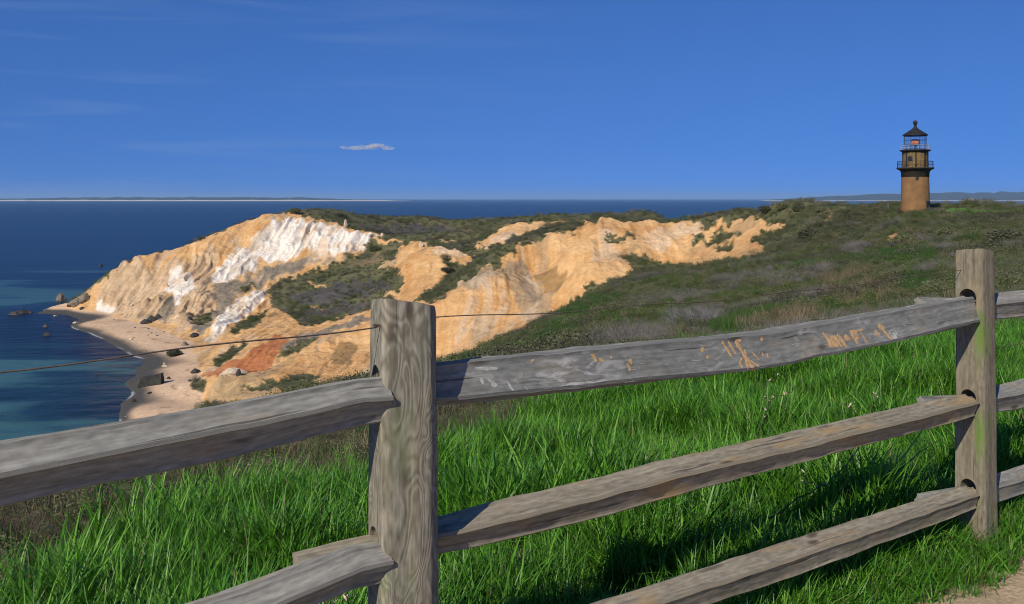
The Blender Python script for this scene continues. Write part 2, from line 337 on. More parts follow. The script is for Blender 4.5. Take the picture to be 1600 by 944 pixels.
# ------------------------------------------------------------------ terrain
CTRL = np.array([(-0.69,0.9,38.52),(-0.48,0.9,38.52),(-0.24,0.9,38.52),(0,0.9,38.52),(0.27,0.9,38.52),(0.57,0.9,38.52),(-1.38,1.8,38.50),(-0.96,1.8,38.50),(-0.48,1.8,38.50),(0,1.8,38.50),(0.54,1.8,38.50),(1.14,1.8,38.50),(-2.147,2.8,38.46),(-1.493,2.8,38.48),(-0.7467,2.8,38.50),(0,2.8,38.51),(0.84,2.8,38.52),(1.773,2.8,38.54),(-3.143,4.1,38.36),(-2.187,4.1,38.40),(-1.093,4.1,38.46),(0,4.1,38.50),(1.23,4.1,38.52),(2.597,4.1,38.55),(-4.217,5.5,38.10),(-2.933,5.5,38.18),(-1.467,5.5,38.33),(0,5.5,38.42),(1.65,5.5,38.50),(3.483,5.5,38.58),(-5.75,7.5,37.50),(-4,7.5,37.60),(-2,7.5,38.00),(0,7.5,38.25),(2.25,7.5,38.42),(4.75,7.5,38.52),(-7.667,10,36.70),(-5.333,10,36.90),(-2.667,10,37.50),(0,10,37.95),(3,10,38.25),(6.333,10,38.40),(-11.5,15,35.40),(-8,15,35.70),(-4,15,36.40),(0,15,37.00),(4.5,15,37.60),(9.5,15,37.90),(-19.17,25,31.50),(-34.5,45,23.00),(-53.67,70,13.00),(-72.83,95,4.00),(-84.33,110,-1.50),(-115,150,-3.00),(-15,25,31.80),(-27,45,23.50),(-42,70,14.00),(-57,95,5.00),(-67.2,112,-1.50),(-90,150,-3.00),(-11.67,25,32.20),(-21,45,24.20),(-32.67,70,15.00),(-46.67,100,6.00),(-58.33,125,0.60),(-9.167,25,32.60),(-18.33,50,24.50),(-29.33,80,16.00),(-40.33,110,8.00),(-51.33,140,2.50),(-6.667,25,33.20),(-13.33,50,26.80),(-21.33,80,19.00),(-29.33,110,11.00),(-37.33,140,6.00),(-44,165,4.00),(-7,30,33.40),(-10.5,45,30.52),(-16.33,70,22.50),(-24.5,105,14.00),(-30.8,140,8.50),(-4.6,30,33.84),(-6.9,45,31.06),(-8.893,58,28.86),(-13.2,90,20.50),(-17.5,125,14.00),(-2.2,30,34.24),(-3.667,50,30.73),(-4.84,66,28.12),(-6.667,100,21.50),(-9.333,140,14.00),(0,25,35.33),(-0.3333,50,31.67),(-1.5,75,28.20),(-2,100,23.50),(-2.8,140,16.00),(-2.267,170,12.50),(1.667,25,35.73),(3.3,55,31.79),(4.32,90,28.42),(5.367,115,26.12),(5.8,145,21.00),(6,180,16.00),(3.333,25,36.08),(7.333,55,32.67),(12.03,95,29.74),(14.93,140,26.56),(16,160,24.96),(22.67,170,25.83),(22.82,185,24.83),(5,25,36.33),(10,50,33.67),(19,95,30.37),(30,150,27.50),(38,200,24.80),(6.667,25,36.63),(13.33,50,34.33),(25.33,95,31.77),(37.33,140,29.92),(41.6,160,29.87),(8.667,25,36.92),(17.33,50,35.17),(31.2,90,33.70),(43.33,130,33.50),(53.9,165,34.72),(10.83,25,37.17),(21.67,50,36.00),(36.83,85,35.35),(51.2,120,35.84),(64,150,37.00),(13.33,25,37.33),(26.67,50,36.33),(45.33,85,35.92),(61.33,115,36.63),(74.67,140,37.67),(16.67,25,37.50),(33.33,50,36.67),(56.67,85,36.60),(86.67,130,37.40),(69.3,165,37.69),(66.08,168,37.76),(73.7,165,37.69),(64.08,178,37.75),(62.72,192,38.08),(61.71,208,38.47),(59.2,222,38.37),(55.53,238,36.99),(51,255,35.07),(77,165,37.69),(83.87,185,38.27),(91.27,185,38.64),(98.67,185,37.66),(78.93,160,37.76),(123.3,185,37.78),(80,150,36.90),(55,275,32.50),(62,310,14.00),(71,355,-3.00),(90,450,-4.00),(73.33,275,32.50),(82.67,310,14.00),(94.67,355,-3.00),(120,450,-4.00),(91.67,275,32.50),(103.3,310,14.00),(118.3,355,-3.00),(150,450,-4.00),(110,275,32.50),(124,310,14.00),(142,355,-3.00),(180,450,-4.00),(128.3,275,32.50),(144.7,310,14.00),(165.7,355,-3.00),(210,450,-4.00),(155.8,275,32.50),(175.7,310,14.00),(201.2,355,-3.00),(255,450,-4.00),(192.5,275,32.50),(217,310,14.00),(248.5,355,-3.00),(315,450,-4.00),(72.43,205,36.60),(80.63,205,36.60),(86.1,205,36.60),(92.93,205,36.60),(101.1,205,36.60),(109.3,205,36.60),(123,205,36.60),(143.5,205,36.60),(70.5,235,35.00),(78.33,235,35.00),(87.73,235,35.00),(98.7,235,35.00),(109.7,235,35.00),(125.3,235,35.00),(141,235,35.00),(164.5,235,35.00),(65.33,245,36.20),(60.2,258,36.00),(43.67,262,33.19),(26.2,262,33.71),(17.2,258,33.12),(38,285,33.54),(21.76,272,32.38),(24.4,244,31.54),(35.64,243,31.90),(45.17,242,32.74),(48.39,238,33.34),(24.53,230,26.51),(32.85,224,24.47),(41.44,222,24.16),(45.14,222,26.68),(47.53,230,29.27),(51.12,213,31.20),(45.73,196,27.98),(46.93,176,30.85),(52.57,190,32.65),(55.75,226,34.73),(56.99,206,34.78),(57,190,35.57),(18.11,209,26.90),(12.77,206,23.79),(22.19,208,25.86),(13.33,200,20.67),(10.88,199,18.24),(25.21,199,24.08),(18.57,199,22.75),(29.96,214,25.45),(30.13,226,27.19),(-15.84,216,16.67),(-6.293,236,23.95),(-12.16,228,20.24),(0,243,27.85),(8.333,250,30.33),(17.22,246,29.83),(-15.11,206,11.85),(-14.37,196,7.86),(-8.48,212,15.97),(-7.84,196,9.95),(-1.48,222,20.76),(0,204,14.84),(7.867,236,21.91),(5.273,226,18.91),(9.636,219,16.93),(-22.93,215,12.77),(-21.33,200,8.67),(13.92,232,26.39),(-21.24,236,15.14),(-15.83,250,18.33),(-3.533,265,23.75),(11.2,280,30.29),(15.2,285,32.02),(-10,300,25.80),(-2.167,325,28.73),(11.17,335,31.29),(24.38,318,32.16),(0,288,26.56),(12,300,30.40),(36.8,345,33.79),(46,345,33.56),(55.53,340,31.39),(24.33,365,33.19),(13,390,31.94),(0,420,30.20),(-11.73,440,28.85),(-30,450,28.90),(-48,450,30.40),(-59.33,445,31.69),(-22.33,335,23.47),(-13.8,345,25.74),(-31.2,390,25.70),(-38.93,365,25.40),(-54.67,410,28.52),(-66.4,415,30.32),(-68.8,430,31.97),(-81.2,435,33.91),(-90.67,425,34.62),(-98.4,410,33.71),(-103,394,32.12),(-91.08,396,32.08),(-78,390,29.86),(-60.8,380,26.83),(-45.02,365,23.94),(-110.4,385,29.22),(-115.9,378,25.89),(-125.8,370,21.50),(-135.9,364,18.65),(-142,358,16.61),(-145.5,352,13.25),(-148.1,346,8.40),(-149.1,343,6.16),(-89.28,372,22.64),(-73.6,368,21.60),(-57.6,360,20.32),(-47.73,358,20.91),(-86.83,352,14.66),(-70.4,352,16.06),(-61.01,352,18.88),(-104.2,372,21.40),(-105,350,14.33),(-117.3,352,14.19),(-128.3,350,12.00),(-138.4,346,8.86),(-144.2,338,2.82),(-143,330,0.84),(-130.9,322,1.36),(-114.8,302,1.34),(-116.6,318,6.08),(-108,324,7.60),(-102.8,328,9.39),(-98.45,284,1.75),(-93.6,312,6.72),(-82.8,270,3.10),(-82.09,262,1.57),(-100,300,4.00),(-82.33,325,8.58),(-83.2,312,6.72),(-68.16,284,4.97),(-63.6,318,9.26),(-58,290,5.20),(-68,340,12.80),(-53.76,336,15.36),(-46,345,18.15),(-48,300,10.00),(-41.33,310,13.13),(-37.87,284,10.65),(-43.2,270,7.24),(-55.44,252,4.72),(-65.36,258,3.88),(-71.12,254,2.75),(-70.4,240,2.40),(-36.27,340,23.68),(-21.41,292,24.62),(-29.6,296,23.42),(-10.41,284,22.58),(-29.87,280,18.53),(-20.24,276,19.76),(-27.52,258,15.06),(-36.92,284,13.11),(-17.47,262,18.17),(-31.47,236,11.68),(-37.12,232,8.76),(-45.2,226,6.85),(-52.32,218,5.41),(-31.5,210,7.80),(-28.2,188,7.16),(-38.28,198,5.68),(-42.93,184,5.41),(-59.73,224,4.91),(-61.35,214,2.91),(-54.4,204,3.28),(-65.49,209,1.27),(-50.32,204,4.37),(-36.4,182,6.03),(-55.97,193,4.75),(-51.39,188,4.66),(-57.63,190,3.90),(-58.32,183,1.45),(-47.47,178,4.16),(-41.28,172,6.17),(-46.11,182,4.81),(-165.1,346.4,1.20),(-157.5,342.4,1.20),(-129.3,298.5,1.20),(-110.9,277.1,1.20),(-94.84,258.7,1.20),(-82.55,247.7,1.20),(-73.9,231,1.20),(-74.67,219.6,1.20),(-70.91,200.7,1.20),(-67.02,176.4,1.20),(-62.58,187.7,1.20),(-56.16,153.2,1.20),(-51.73,129.3,1.20),(-165.8,337.1,0.00),(-139.4,303,0.00),(-116.4,272.7,-0.00),(-96.75,243.9,0.00),(-88.3,226.4,0.00),(-83.45,206.9,0.00),(-76.25,187.5,0.00),(-69.94,171.4,0.00),(-63.08,153.8,0.00),(-51.43,122.4,0.00),(-173.7,342.9,-1.60),(-164.2,315.8,-1.60),(-151.8,307.7,-1.60),(-127.3,272.7,-1.60),(-104,240,-1.60),(-89.66,206.9,-1.60),(-78.82,176.5,-1.60),(-69.74,153.8,-1.60),(-118.4,240,-1.60),(-87.06,176.5,-1.60),(-188.2,352.9,-1.60),(-110.3,206.9,-1.60),(-82.05,153.8,-1.60),(-153.3,200,-4.00),(-230,300,-4.00),(-322,420,-4.00),(-460,600,-4.00),(-126.7,200,-4.00),(-190,300,-4.00),(-266,420,-4.00),(-380,600,-4.00),(-106.7,200,-4.00),(-160,300,-4.00),(-224,420,-4.00),(-320,600,-4.00),(-172.7,350,-1.50),(-167.1,358,-1.00),(-207.2,420,-4.00),(-162.5,375,-2.00),(-158,395,-2.00),(-151.1,412,-2.00),(-143.3,430,-2.00),(-133.5,445,-2.00),(-124,465,0.00),(-111.6,465,5.00),(-200,500,-4.00),(-112,480,18.00),(-126,540,-3.00),(-144.7,620,-4.00),(-80,480,18.00),(-90,540,-3.00),(-103.3,620,-4.00),(-48,480,18.00),(-54,540,-3.00),(-62,620,-4.00),(-16,480,18.00),(-18,540,-3.00),(-20.67,620,-4.00),(16,480,18.00),(18,540,-3.00),(20.67,620,-4.00),(48,480,18.00),(54,540,-3.00),(62,620,-4.00),(-173.5,338,-0.80)])
POLYS = [('orange',[(-159.7,341.2),(-160.2,349.2),(-154.3,347.6),(-148.4,346.8),(-146.1,350.0),(-144.2,354.1),(-142.4,359.1),(-139.3,361.6),(-136.2,364.2),(-133.0,366.7),(-130.0,370.1),(-127.0,373.6),(-124.3,378.0),(-120.7,379.8),(-116.7,380.6),(-114.0,384.2),(-111.4,388.7),(-107.5,392.3),(-103.5,396.0),(-99.6,405.4),(-92.4,401.6),(-85.1,396.0),(-78.3,391.4),(-72.6,388.7),(-66.8,385.1),(-61.0,381.5),(-56.4,378.0),(-51.8,374.5),(-47.1,369.3),(-42.3,362.5),(-33.8,338.0),(-29.1,335.6),(-21.7,296.0),(-17.7,291.2),(-13.8,288.5),(-10.0,283.8),(-10.6,273.4),(-13.4,262.8),(-15.4,242.8),(-17.9,243.9),(-20.2,242.8),(-22.5,241.1),(-25.4,238.3),(-21.5,225.3),(-18.5,219.1),(-15.8,216.1),(-14.1,219.6),(-12.2,223.2),(-10.3,228.0),(-8.4,232.8),(-6.3,236.1),(-3.2,240.0),(0.0,242.8),(2.7,246.2),(5.6,250.2),(9.4,283.1),(11.6,255.5),(14.8,255.5),(18.0,257.3),(21.9,257.3),(27.7,276.6),(28.7,258.5),(31.5,257.9),(34.3,257.3),(37.5,259.7),(39.8,255.5),(41.8,250.8),(46.6,249.7),(48.4,242.2),(50.4,236.1),(52.6,232.3),(56.3,231.2),(55.5,213.6),(56.6,207.2),(57.2,199.6),(54.6,194.1),(54.7,202.0),(53.9,207.2),(49.8,196.4),(42.9,161.9),(41.6,163.4),(40.0,164.1),(38.4,164.5),(36.7,165.3),(35.1,166.1),(33.2,166.1),(32.4,171.2),(37.4,209.1),(37.9,225.3),(33.3,211.6),(30.8,210.1),(28.1,213.1),(25.9,221.7),(25.7,198.7),(23.2,197.3),(20.7,196.8),(18.5,197.8),(16.2,197.3),(14.1,197.8),(11.9,198.7),(10.5,196.8),(8.8,188.8),(7.0,189.2),(5.2,189.2),(3.4,188.8),(1.5,187.9),(-0.3,187.0),(-2.1,185.7),(-3.8,184.0),(-5.5,181.4),(-7.1,178.1),(-9.1,177.3),(-10.9,175.6),(-12.7,173.2),(-14.8,174.4),(-16.9,175.2),(-18.9,175.2),(-20.9,175.2),(-22.8,174.8),(-24.8,174.8),(-26.7,174.4),(-28.7,174.0),(-30.5,173.2),(-32.3,172.4),(-34.2,172.0),(-36.0,171.2),(-37.9,170.8),(-39.8,170.8),(-45.1,178.1),(-47.3,178.1),(-49.3,177.7),(-51.3,177.3),(-53.2,176.4),(-54.9,175.2),(-59.9,185.7),(-61.5,192.3),(-71.0,218.1),(-78.7,238.8),(-86.2,258.5),(-90.9,264.0),(-96.1,270.2),(-102.4,279.2),(-110.4,290.5),(-118.6,301.5),(-126.1,310.1),(-134.2,320.4),(-140.4,325.6),(-146.4,330.2),(-153.0,335.6)]),
('orange',[(-10.4,299.4),(-7.9,313.0),(-5.5,343.5),(-2.4,354.1),(2.3,350.0),(6.9,346.0),(11.5,343.5),(14.8,335.6),(18.0,327.9),(21.3,323.4),(24.7,321.8),(21.6,270.2),(18.6,270.2),(15.9,274.7),(13.0,278.6),(9.7,278.6),(6.5,279.9),(3.3,281.8),(0.0,283.8),(-3.4,290.5),(-6.8,295.3)]),
('tan',[(-143.9,331.0),(-146.6,340.4),(-147.6,346.0),(-145.9,349.2),(-144.1,352.5),(-143.3,358.3),(-140.0,359.9),(-136.9,362.5),(-133.8,365.0),(-129.9,365.9),(-125.6,365.9),(-121.6,366.7),(-117.9,368.4),(-109.7,361.6),(-107.7,349.2),(-104.2,332.5),(-99.3,318.1),(-94.5,303.6),(-89.4,288.5),(-92.5,287.1),(-95.6,285.8),(-98.6,284.5),(-104.3,289.8),(-110.7,296.6),(-117.1,302.9),(-123.5,308.6),(-133.3,322.6),(-138.7,327.1)]),
('orange',[(-142.1,358.3),(-139.0,360.8),(-135.9,363.3),(-133.0,366.7),(-130.0,370.1),(-125.8,370.1),(-123.3,374.5),(-120.2,377.1),(-116.7,378.9),(-113.4,381.5),(-110.4,385.1),(-105.3,380.6),(-108.9,377.1),(-112.2,372.7),(-115.4,368.4),(-118.7,363.3),(-122.1,359.1),(-125.1,356.6),(-128.4,354.9),(-131.6,353.3),(-134.8,351.6)]),
('white',[(-101.3,375.4),(-99.1,378.9),(-97.1,383.3),(-94.2,392.3),(-89.6,391.4),(-85.0,390.5),(-80.5,389.6),(-75.5,386.0),(-70.5,382.4),(-65.7,378.9),(-61.0,377.1),(-56.3,374.5),(-51.6,371.9),(-54.5,365.0),(-58.3,361.6),(-61.4,354.1),(-66.6,356.6),(-71.7,358.3),(-76.6,359.1),(-81.2,358.3),(-85.8,357.4),(-90.3,356.6),(-93.2,352.5),(-95.8,347.6),(-98.5,343.5),(-100.6,336.4),(-102.1,327.9),(-107.1,347.6),(-107.0,355.8),(-106.8,364.2),(-104.5,371.0)]),
('white',[(-122.9,342.7),(-120.5,350.8),(-113.8,343.5),(-106.9,321.8),(-110.7,314.4),(-120.0,331.0)]),
('white',[(-143.8,331.7),(-145.3,339.6),(-137.4,332.5),(-136.0,324.9)]),
('grey',[(-101.7,327.9),(-99.7,334.1),(-97.6,340.4),(-94.1,344.3),(-90.6,348.4),(-86.9,352.5),(-82.4,353.3),(-77.9,354.1),(-73.0,353.3),(-68.3,353.3),(-63.3,351.6),(-58.7,352.5),(-56.1,350.8),(-62.4,346.8),(-66.7,347.6),(-71.1,348.4),(-74.9,346.8),(-78.7,345.2),(-82.3,342.7),(-84.9,337.2),(-87.2,331.0),(-88.8,324.9),(-90.3,318.9),(-91.4,311.5),(-92.3,304.3),(-98.1,313.0)]),
('grey',[(-113.0,307.2),(-113.7,315.9),(-117.7,331.7),(-108.2,308.6),(-107.3,296.0),(-111.2,297.3),(-115.1,298.7),(-116.5,306.5)]),
('white',[(-83.7,327.9),(-80.7,308.6),(-81.1,296.6),(-81.0,283.8),(-79.6,268.4),(-80.0,259.7),(-82.6,259.1),(-84.3,269.6),(-88.3,287.8),(-88.7,300.8),(-88.9,313.7),(-86.5,321.1)]),
('grey',[(-90.1,315.9),(-89.5,302.2),(-88.9,289.8),(-87.0,275.3),(-86.5,265.9),(-93.5,280.5),(-94.6,292.5),(-94.5,301.5),(-92.2,307.9)]),
('pale',[(-26.5,293.9),(-21.7,296.0),(-16.9,290.5),(-12.4,287.1),(-15.0,281.2),(-20.9,284.5)]),
('pale',[(42.8,246.8),(45.5,246.2),(48.2,245.0),(47.5,236.1),(44.3,236.6),(40.9,236.1),(36.9,230.6),(34.8,231.7),(32.7,233.9),(32.2,241.6),(35.7,243.3),(39.2,245.0)]),
('pale',[(-7.9,295.3),(-5.0,302.9),(-2.1,313.7),(0.0,296.0),(-4.9,291.8)]),
('bowlgrey',[(-14.1,222.2),(-12.1,226.4),(-10.0,231.2),(-7.3,231.2),(-4.6,232.3),(-3.7,221.7),(-7.3,218.1),(-10.6,219.1)]),
('bowlgrey',[(-4.6,232.3),(-1.2,234.4),(2.4,237.2),(4.7,235.5),(6.9,229.0),(8.4,224.3),(9.1,201.5),(6.6,197.3),(3.4,197.3),(1.1,208.7),(-0.1,216.1),(-1.5,220.7),(-3.0,226.4)]),
('brown',[(3.2,236.6),(5.7,237.7),(8.3,237.2),(10.5,230.1),(12.9,226.9),(10.5,206.2),(9.2,203.4),(6.9,229.0),(5.1,235.0)]),
('grey',[(-56.6,220.7),(-54.6,223.2),(-53.2,229.0),(-52.1,236.6),(-50.1,241.6),(-47.8,245.0),(-45.0,246.8),(-42.0,247.3),(-39.1,246.8),(-36.1,246.2),(-34.5,235.0),(-37.1,236.1),(-39.8,236.6),(-42.2,236.1),(-44.4,234.4),(-46.3,231.7),(-47.4,225.9),(-48.8,221.7),(-50.3,218.6),(-51.9,216.1)]),
('brown',[(-38.1,200.6),(-40.0,216.1),(-38.2,217.6),(-36.2,219.1),(-33.9,212.1),(-33.5,197.3)]),
('red',[(-67.8,210.1),(-67.2,214.6),(-66.3,218.6),(-64.4,219.6),(-62.7,221.2),(-60.7,222.2),(-60.2,231.7),(-60.6,245.6),(-53.0,228.5),(-53.3,215.1),(-51.3,202.4),(-50.7,187.9),(-53.5,188.8),(-56.4,190.1),(-60.2,194.1)]),
('rocky',[(-58.3,182.3),(-58.4,187.4),(-58.1,191.4),(-60.0,208.2),(-51.0,188.8),(-47.0,184.4),(-42.3,176.4),(-38.7,168.4),(-40.6,167.6),(-42.5,167.2),(-44.6,167.2),(-46.9,169.2),(-49.4,171.6),(-52.2,174.8),(-55.2,178.5)]),
('veg',[(-84.2,332.5),(-80.0,338.0),(-76.6,341.2),(-72.9,343.5),(-68.9,344.3),(-65.1,346.8),(-61.3,349.2),(-58.0,354.9),(-55.3,360.8),(-52.1,363.3),(-48.8,365.9),(-41.2,359.1),(-40.0,333.3),(-44.9,333.3),(-40.8,321.8),(-33.6,283.1),(-30.1,275.3),(-31.1,268.4),(-37.8,283.8),(-29.0,244.5),(-32.5,245.0),(-36.1,246.2),(-39.9,249.7),(-44.0,253.8),(-48.7,261.0),(-52.7,263.4),(-55.9,262.2),(-62.5,279.9),(-69.7,290.5),(-76.1,303.6),(-80.4,318.9)]),
('orange',[(-71.8,336.4),(-64.0,325.6),(-61.5,320.4),(-67.6,327.1)]),
('orange',[(-63.0,297.3),(-58.1,296.6),(-57.7,293.2),(-61.5,293.9)]),
('veg',[(-77.6,264.6),(-77.4,271.5),(-78.2,282.5),(-76.5,287.8),(-74.8,293.9),(-72.0,275.3),(-72.8,266.5),(-74.1,259.7)]),
('veg',[(22.6,322.6),(17.5,318.9),(12.6,315.9),(8.2,305.8),(4.0,299.4),(0.0,296.0),(-3.6,291.2),(-7.0,287.8),(-10.4,284.5),(-13.0,277.9),(-15.4,272.1),(-17.8,267.7),(-20.0,260.4),(-21.9,253.2),(-23.9,247.3),(-20.7,225.3),(-18.1,224.3),(-15.6,224.3),(-13.2,224.8),(-11.1,226.4),(-9.0,228.5),(-6.9,231.2),(-4.7,233.9),(-2.4,237.2),(0.0,240.0),(2.4,242.8),(4.9,246.8),(8.5,249.1),(12.1,251.4),(14.9,253.2),(17.9,255.5)]),
('veg',[(-98.4,295.3),(-93.8,299.4),(-90.3,285.8),(-94.4,283.1)]),
('veg',[(-94.4,329.4),(-90.1,338.0),(-87.6,331.7),(-91.0,323.4)]),
('veg',[(-20.4,278.6),(-17.2,280.5),(-14.1,277.9),(-14.4,270.9),(-18.1,272.1)]),
('veg',[(-55.8,364.2),(-54.4,371.0),(-49.9,366.7),(-51.6,358.3)]),
('veg',[(22.6,238.8),(26.5,240.5),(30.9,241.6),(31.1,237.7),(27.3,236.6),(23.6,236.1)]),
('veg',[(44.3,237.2),(47.2,236.1),(49.4,233.9),(51.3,230.6),(51.7,221.7),(50.5,212.6),(48.7,220.1),(47.7,230.6),(44.3,233.9)]),
('veg',[(46.2,218.1),(48.4,212.1),(46.4,203.4),(44.4,206.7)]),
('veg',[(25.3,223.2),(28.3,223.2),(31.2,224.3),(34.3,225.9),(37.0,225.3),(30.7,173.6),(28.2,171.6),(25.9,170.4),(24.0,171.6),(26.0,202.9)]),
('veg',[(-52.9,214.6),(-51.4,220.1),(-50.4,229.0),(-45.7,228.5),(-46.2,216.6),(-49.7,213.1)]),
('veg',[(-69.9,223.2),(-70.6,232.8),(-70.6,240.5),(-65.6,240.0),(-64.3,225.3),(-65.3,220.7),(-66.4,216.6)]),
('veg',[(-51.3,181.0),(-48.7,181.4),(-46.2,182.3),(-44.0,183.1),(-41.9,184.8),(-39.3,184.4),(-36.8,184.0),(-36.5,174.8),(-36.9,169.6),(-37.8,166.8),(-40.1,168.4),(-42.4,170.0),(-45.1,173.2),(-48.4,178.1)]),
('orange',[(45.2,116.0),(49.9,125.3),(54.3,134.0),(48.4,119.8),(45.0,113.6)]),
('orange',[(57.0,179.7),(59.8,180.2),(57.8,174.8)]),
('orange',[(67.9,155.6),(69.1,153.1),(71.1,152.3),(65.9,140.7),(65.6,143.4),(64.8,145.1)]),
('orange',[(63.4,129.1),(65.2,130.0),(61.2,122.7)]),
('dry',[(63.2,123.8),(65.8,126.1),(68.9,129.1),(64.8,121.5),(61.3,118.7)]),
('dry',[(42.7,117.6),(44.3,117.6),(45.9,117.6),(43.8,113.3),(40.2,109.2)]),
('lawn',[(74.1,166.4),(80.0,174.0),(81.3,172.4),(82.5,170.8),(83.7,169.2),(84.3,166.4),(82.5,156.7),(80.0,155.2),(77.2,153.1),(74.1,150.2),(72.4,150.9),(71.0,152.3),(70.2,155.2)]),
('meadow',[(36.3,102.8),(38.6,106.2),(40.9,109.7),(41.1,106.7),(41.3,104.0),(41.3,100.9),(41.0,97.4),(40.2,92.7),(34.0,75.5),(29.7,67.4),(29.5,68.8),(29.2,70.1),(29.0,71.6),(28.8,73.1),(28.9,75.9),(29.2,79.1),(30.0,84.1)]),
('lime',[(32.4,113.6),(33.0,111.5),(33.7,109.7),(34.4,108.2),(34.9,106.4),(35.6,104.9),(36.2,103.5),(30.6,86.5),(32.0,93.8),(32.1,97.4),(31.8,100.2),(31.3,102.5),(30.7,104.7)]),
('meadow',[(0.0,56.3),(0.6,64.3),(1.3,70.4),(2.1,75.7),(3.1,83.9),(4.8,107.7),(5.8,111.5),(11.5,191.9),(13.8,188.8),(13.7,157.8),(13.4,137.5),(14.4,132.2),(13.7,114.1),(10.5,84.9),(8.8,81.6),(7.4,79.0),(6.0,72.4),(4.8,66.9),(3.7,61.1),(2.8,56.6),(1.9,50.4),(1.0,35.8),(0.7,50.8)]),
('meadow',[(17.0,106.4),(18.4,105.9),(19.7,105.4),(21.0,104.9),(16.5,82.3),(15.2,80.3),(14.0,79.0),(13.0,77.9)]),
('meadow',[(5.8,29.0),(6.7,32.1),(7.9,35.8),(9.3,40.6),(11.5,47.8),(11.5,46.0),(11.7,44.7),(11.9,43.7),(12.1,42.9),(12.4,42.2),(8.2,28.0),(7.4,26.2),(6.7,24.9),(6.2,24.1),(5.7,23.3),(5.3,22.5),(5.4,24.2),(5.5,26.2)]),
('meadow',[(17.9,47.1),(18.8,48.0),(19.7,48.9),(20.7,49.8),(23.1,54.1),(20.9,47.5),(20.2,44.6),(17.4,39.6),(14.5,34.0),(14.2,34.3),(13.9,34.8),(13.6,35.3)]),
('brown',[(6.7,25.3),(8.0,29.3),(8.1,28.3),(8.2,27.3),(6.9,23.4),(6.8,23.9),(6.7,24.5)]),
('meadow',[(-4.1,56.6),(-3.5,57.0),(-2.9,57.4),(-2.2,57.8),(-1.6,58.3),(-0.3,50.0),(-0.7,37.1),(-1.1,34.8),(-1.4,33.2),(-1.7,32.0),(-2.1,31.1)]),
('brush',[(-71.9,310.1),(-69.6,314.4),(-67.0,318.1),(-64.2,321.1),(-59.9,321.1),(-55.7,321.1),(-51.3,320.4),(-46.7,317.4),(-39.9,297.3),(-34.3,282.5),(-36.8,284.5),(-41.0,291.8),(-44.9,296.6),(-48.6,299.4),(-52.3,301.5),(-56.4,302.2),(-60.2,300.8),(-63.7,298.7)]),
('brush',[(-63.5,288.5),(-61.1,292.5),(-58.4,295.3),(-55.4,296.6),(-51.8,296.0),(-48.1,294.6),(-44.3,291.8),(-40.4,288.5),(-34.2,256.7),(-42.1,287.1),(-46.2,288.5),(-50.0,288.5),(-53.0,287.1),(-55.6,284.5),(-58.0,280.5)]),
('dry',[(-60.1,346.8),(-56.5,348.4),(-53.3,352.5),(-49.8,355.8),(-44.1,348.4),(-46.9,334.9),(-52.1,339.6),(-56.7,340.4)]),
('orange',[(-52.5,281.2),(-49.4,285.1),(-45.8,286.5),(-35.5,247.3),(-35.7,243.3),(-39.8,248.5),(-44.0,253.8)]),
('orange',[(-46.1,329.4),(-41.2,328.7),(-39.2,323.4),(-43.0,322.6)]),
('orange',[(-38.2,358.3),(-33.0,353.3),(-29.7,338.0),(-34.2,337.2)]),
('orange',[(-26.1,349.2),(-19.2,342.7),(-19.8,338.0),(-24.5,340.4)]),
('orange',[(-10.8,294.6),(-8.2,294.6),(-8.5,289.8),(-10.5,291.2)]),
('dry',[(-56.4,422.7),(-51.5,421.7),(-46.6,419.8),(-41.7,416.8),(-36.9,414.9),(-32.0,411.1),(-27.2,408.2),(-21.1,396.0),(-14.5,361.6),(-19.5,365.9),(-24.8,371.9),(-30.8,397.9),(-35.3,400.7),(-39.8,403.5),(-44.3,405.4),(-48.9,407.2)]),
('dry',[(21.5,68.5),(22.9,70.0),(24.3,71.6),(25.8,73.1),(24.7,67.7),(23.6,62.6),(22.1,56.9),(19.7,49.3),(16.9,41.6),(13.4,32.3),(12.9,32.1),(12.4,31.8),(12.0,31.6),(11.5,31.4),(11.9,33.6),(12.3,35.8),(12.7,38.3),(13.1,41.0),(17.3,54.5)]),
('dry',[(7.0,30.2),(7.6,30.9),(8.2,31.8),(8.8,32.7),(9.4,33.6),(10.1,34.5),(10.0,32.6),(9.9,30.8),(9.7,29.1),(7.4,23.2),(7.1,23.0),(6.8,22.9),(6.6,22.9),(6.3,22.8),(6.0,22.7),(5.7,22.6),(6.1,25.3)]),
('brush',[(9.2,55.2),(10.4,58.5),(11.8,62.1),(12.2,60.1),(12.5,58.3),(12.8,56.6),(8.8,38.9),(7.6,35.8),(6.6,33.2),(5.8,30.9),(7.5,42.6)]),
('brush',[(2.5,29.3),(3.0,30.9),(3.5,33.0),(4.1,35.5),(5.0,39.4),(5.4,38.7),(5.7,38.1),(6.1,37.6),(6.4,37.1),(4.1,23.8),(3.9,24.2),(3.7,24.5),(3.5,24.9),(3.3,25.4),(3.1,26.4),(3.0,27.4),(2.8,28.3)]),
('brush',[(14.9,49.7),(16.3,51.9),(17.8,54.4),(14.1,42.3),(12.9,40.4),(11.7,38.2)]),
('brush',[(43.8,113.3),(45.4,113.6),(47.3,114.4),(49.1,115.2),(49.3,112.0),(49.4,108.9),(49.4,105.9),(43.4,95.8),(43.2,97.6),(42.9,99.2),(42.5,100.9),(42.0,102.3),(41.6,104.0)]),
('brush',[(36.9,110.7),(40.0,116.5),(44.1,124.7),(43.9,119.8),(44.3,116.5),(40.5,109.4),(37.0,102.8),(37.0,106.7)]),
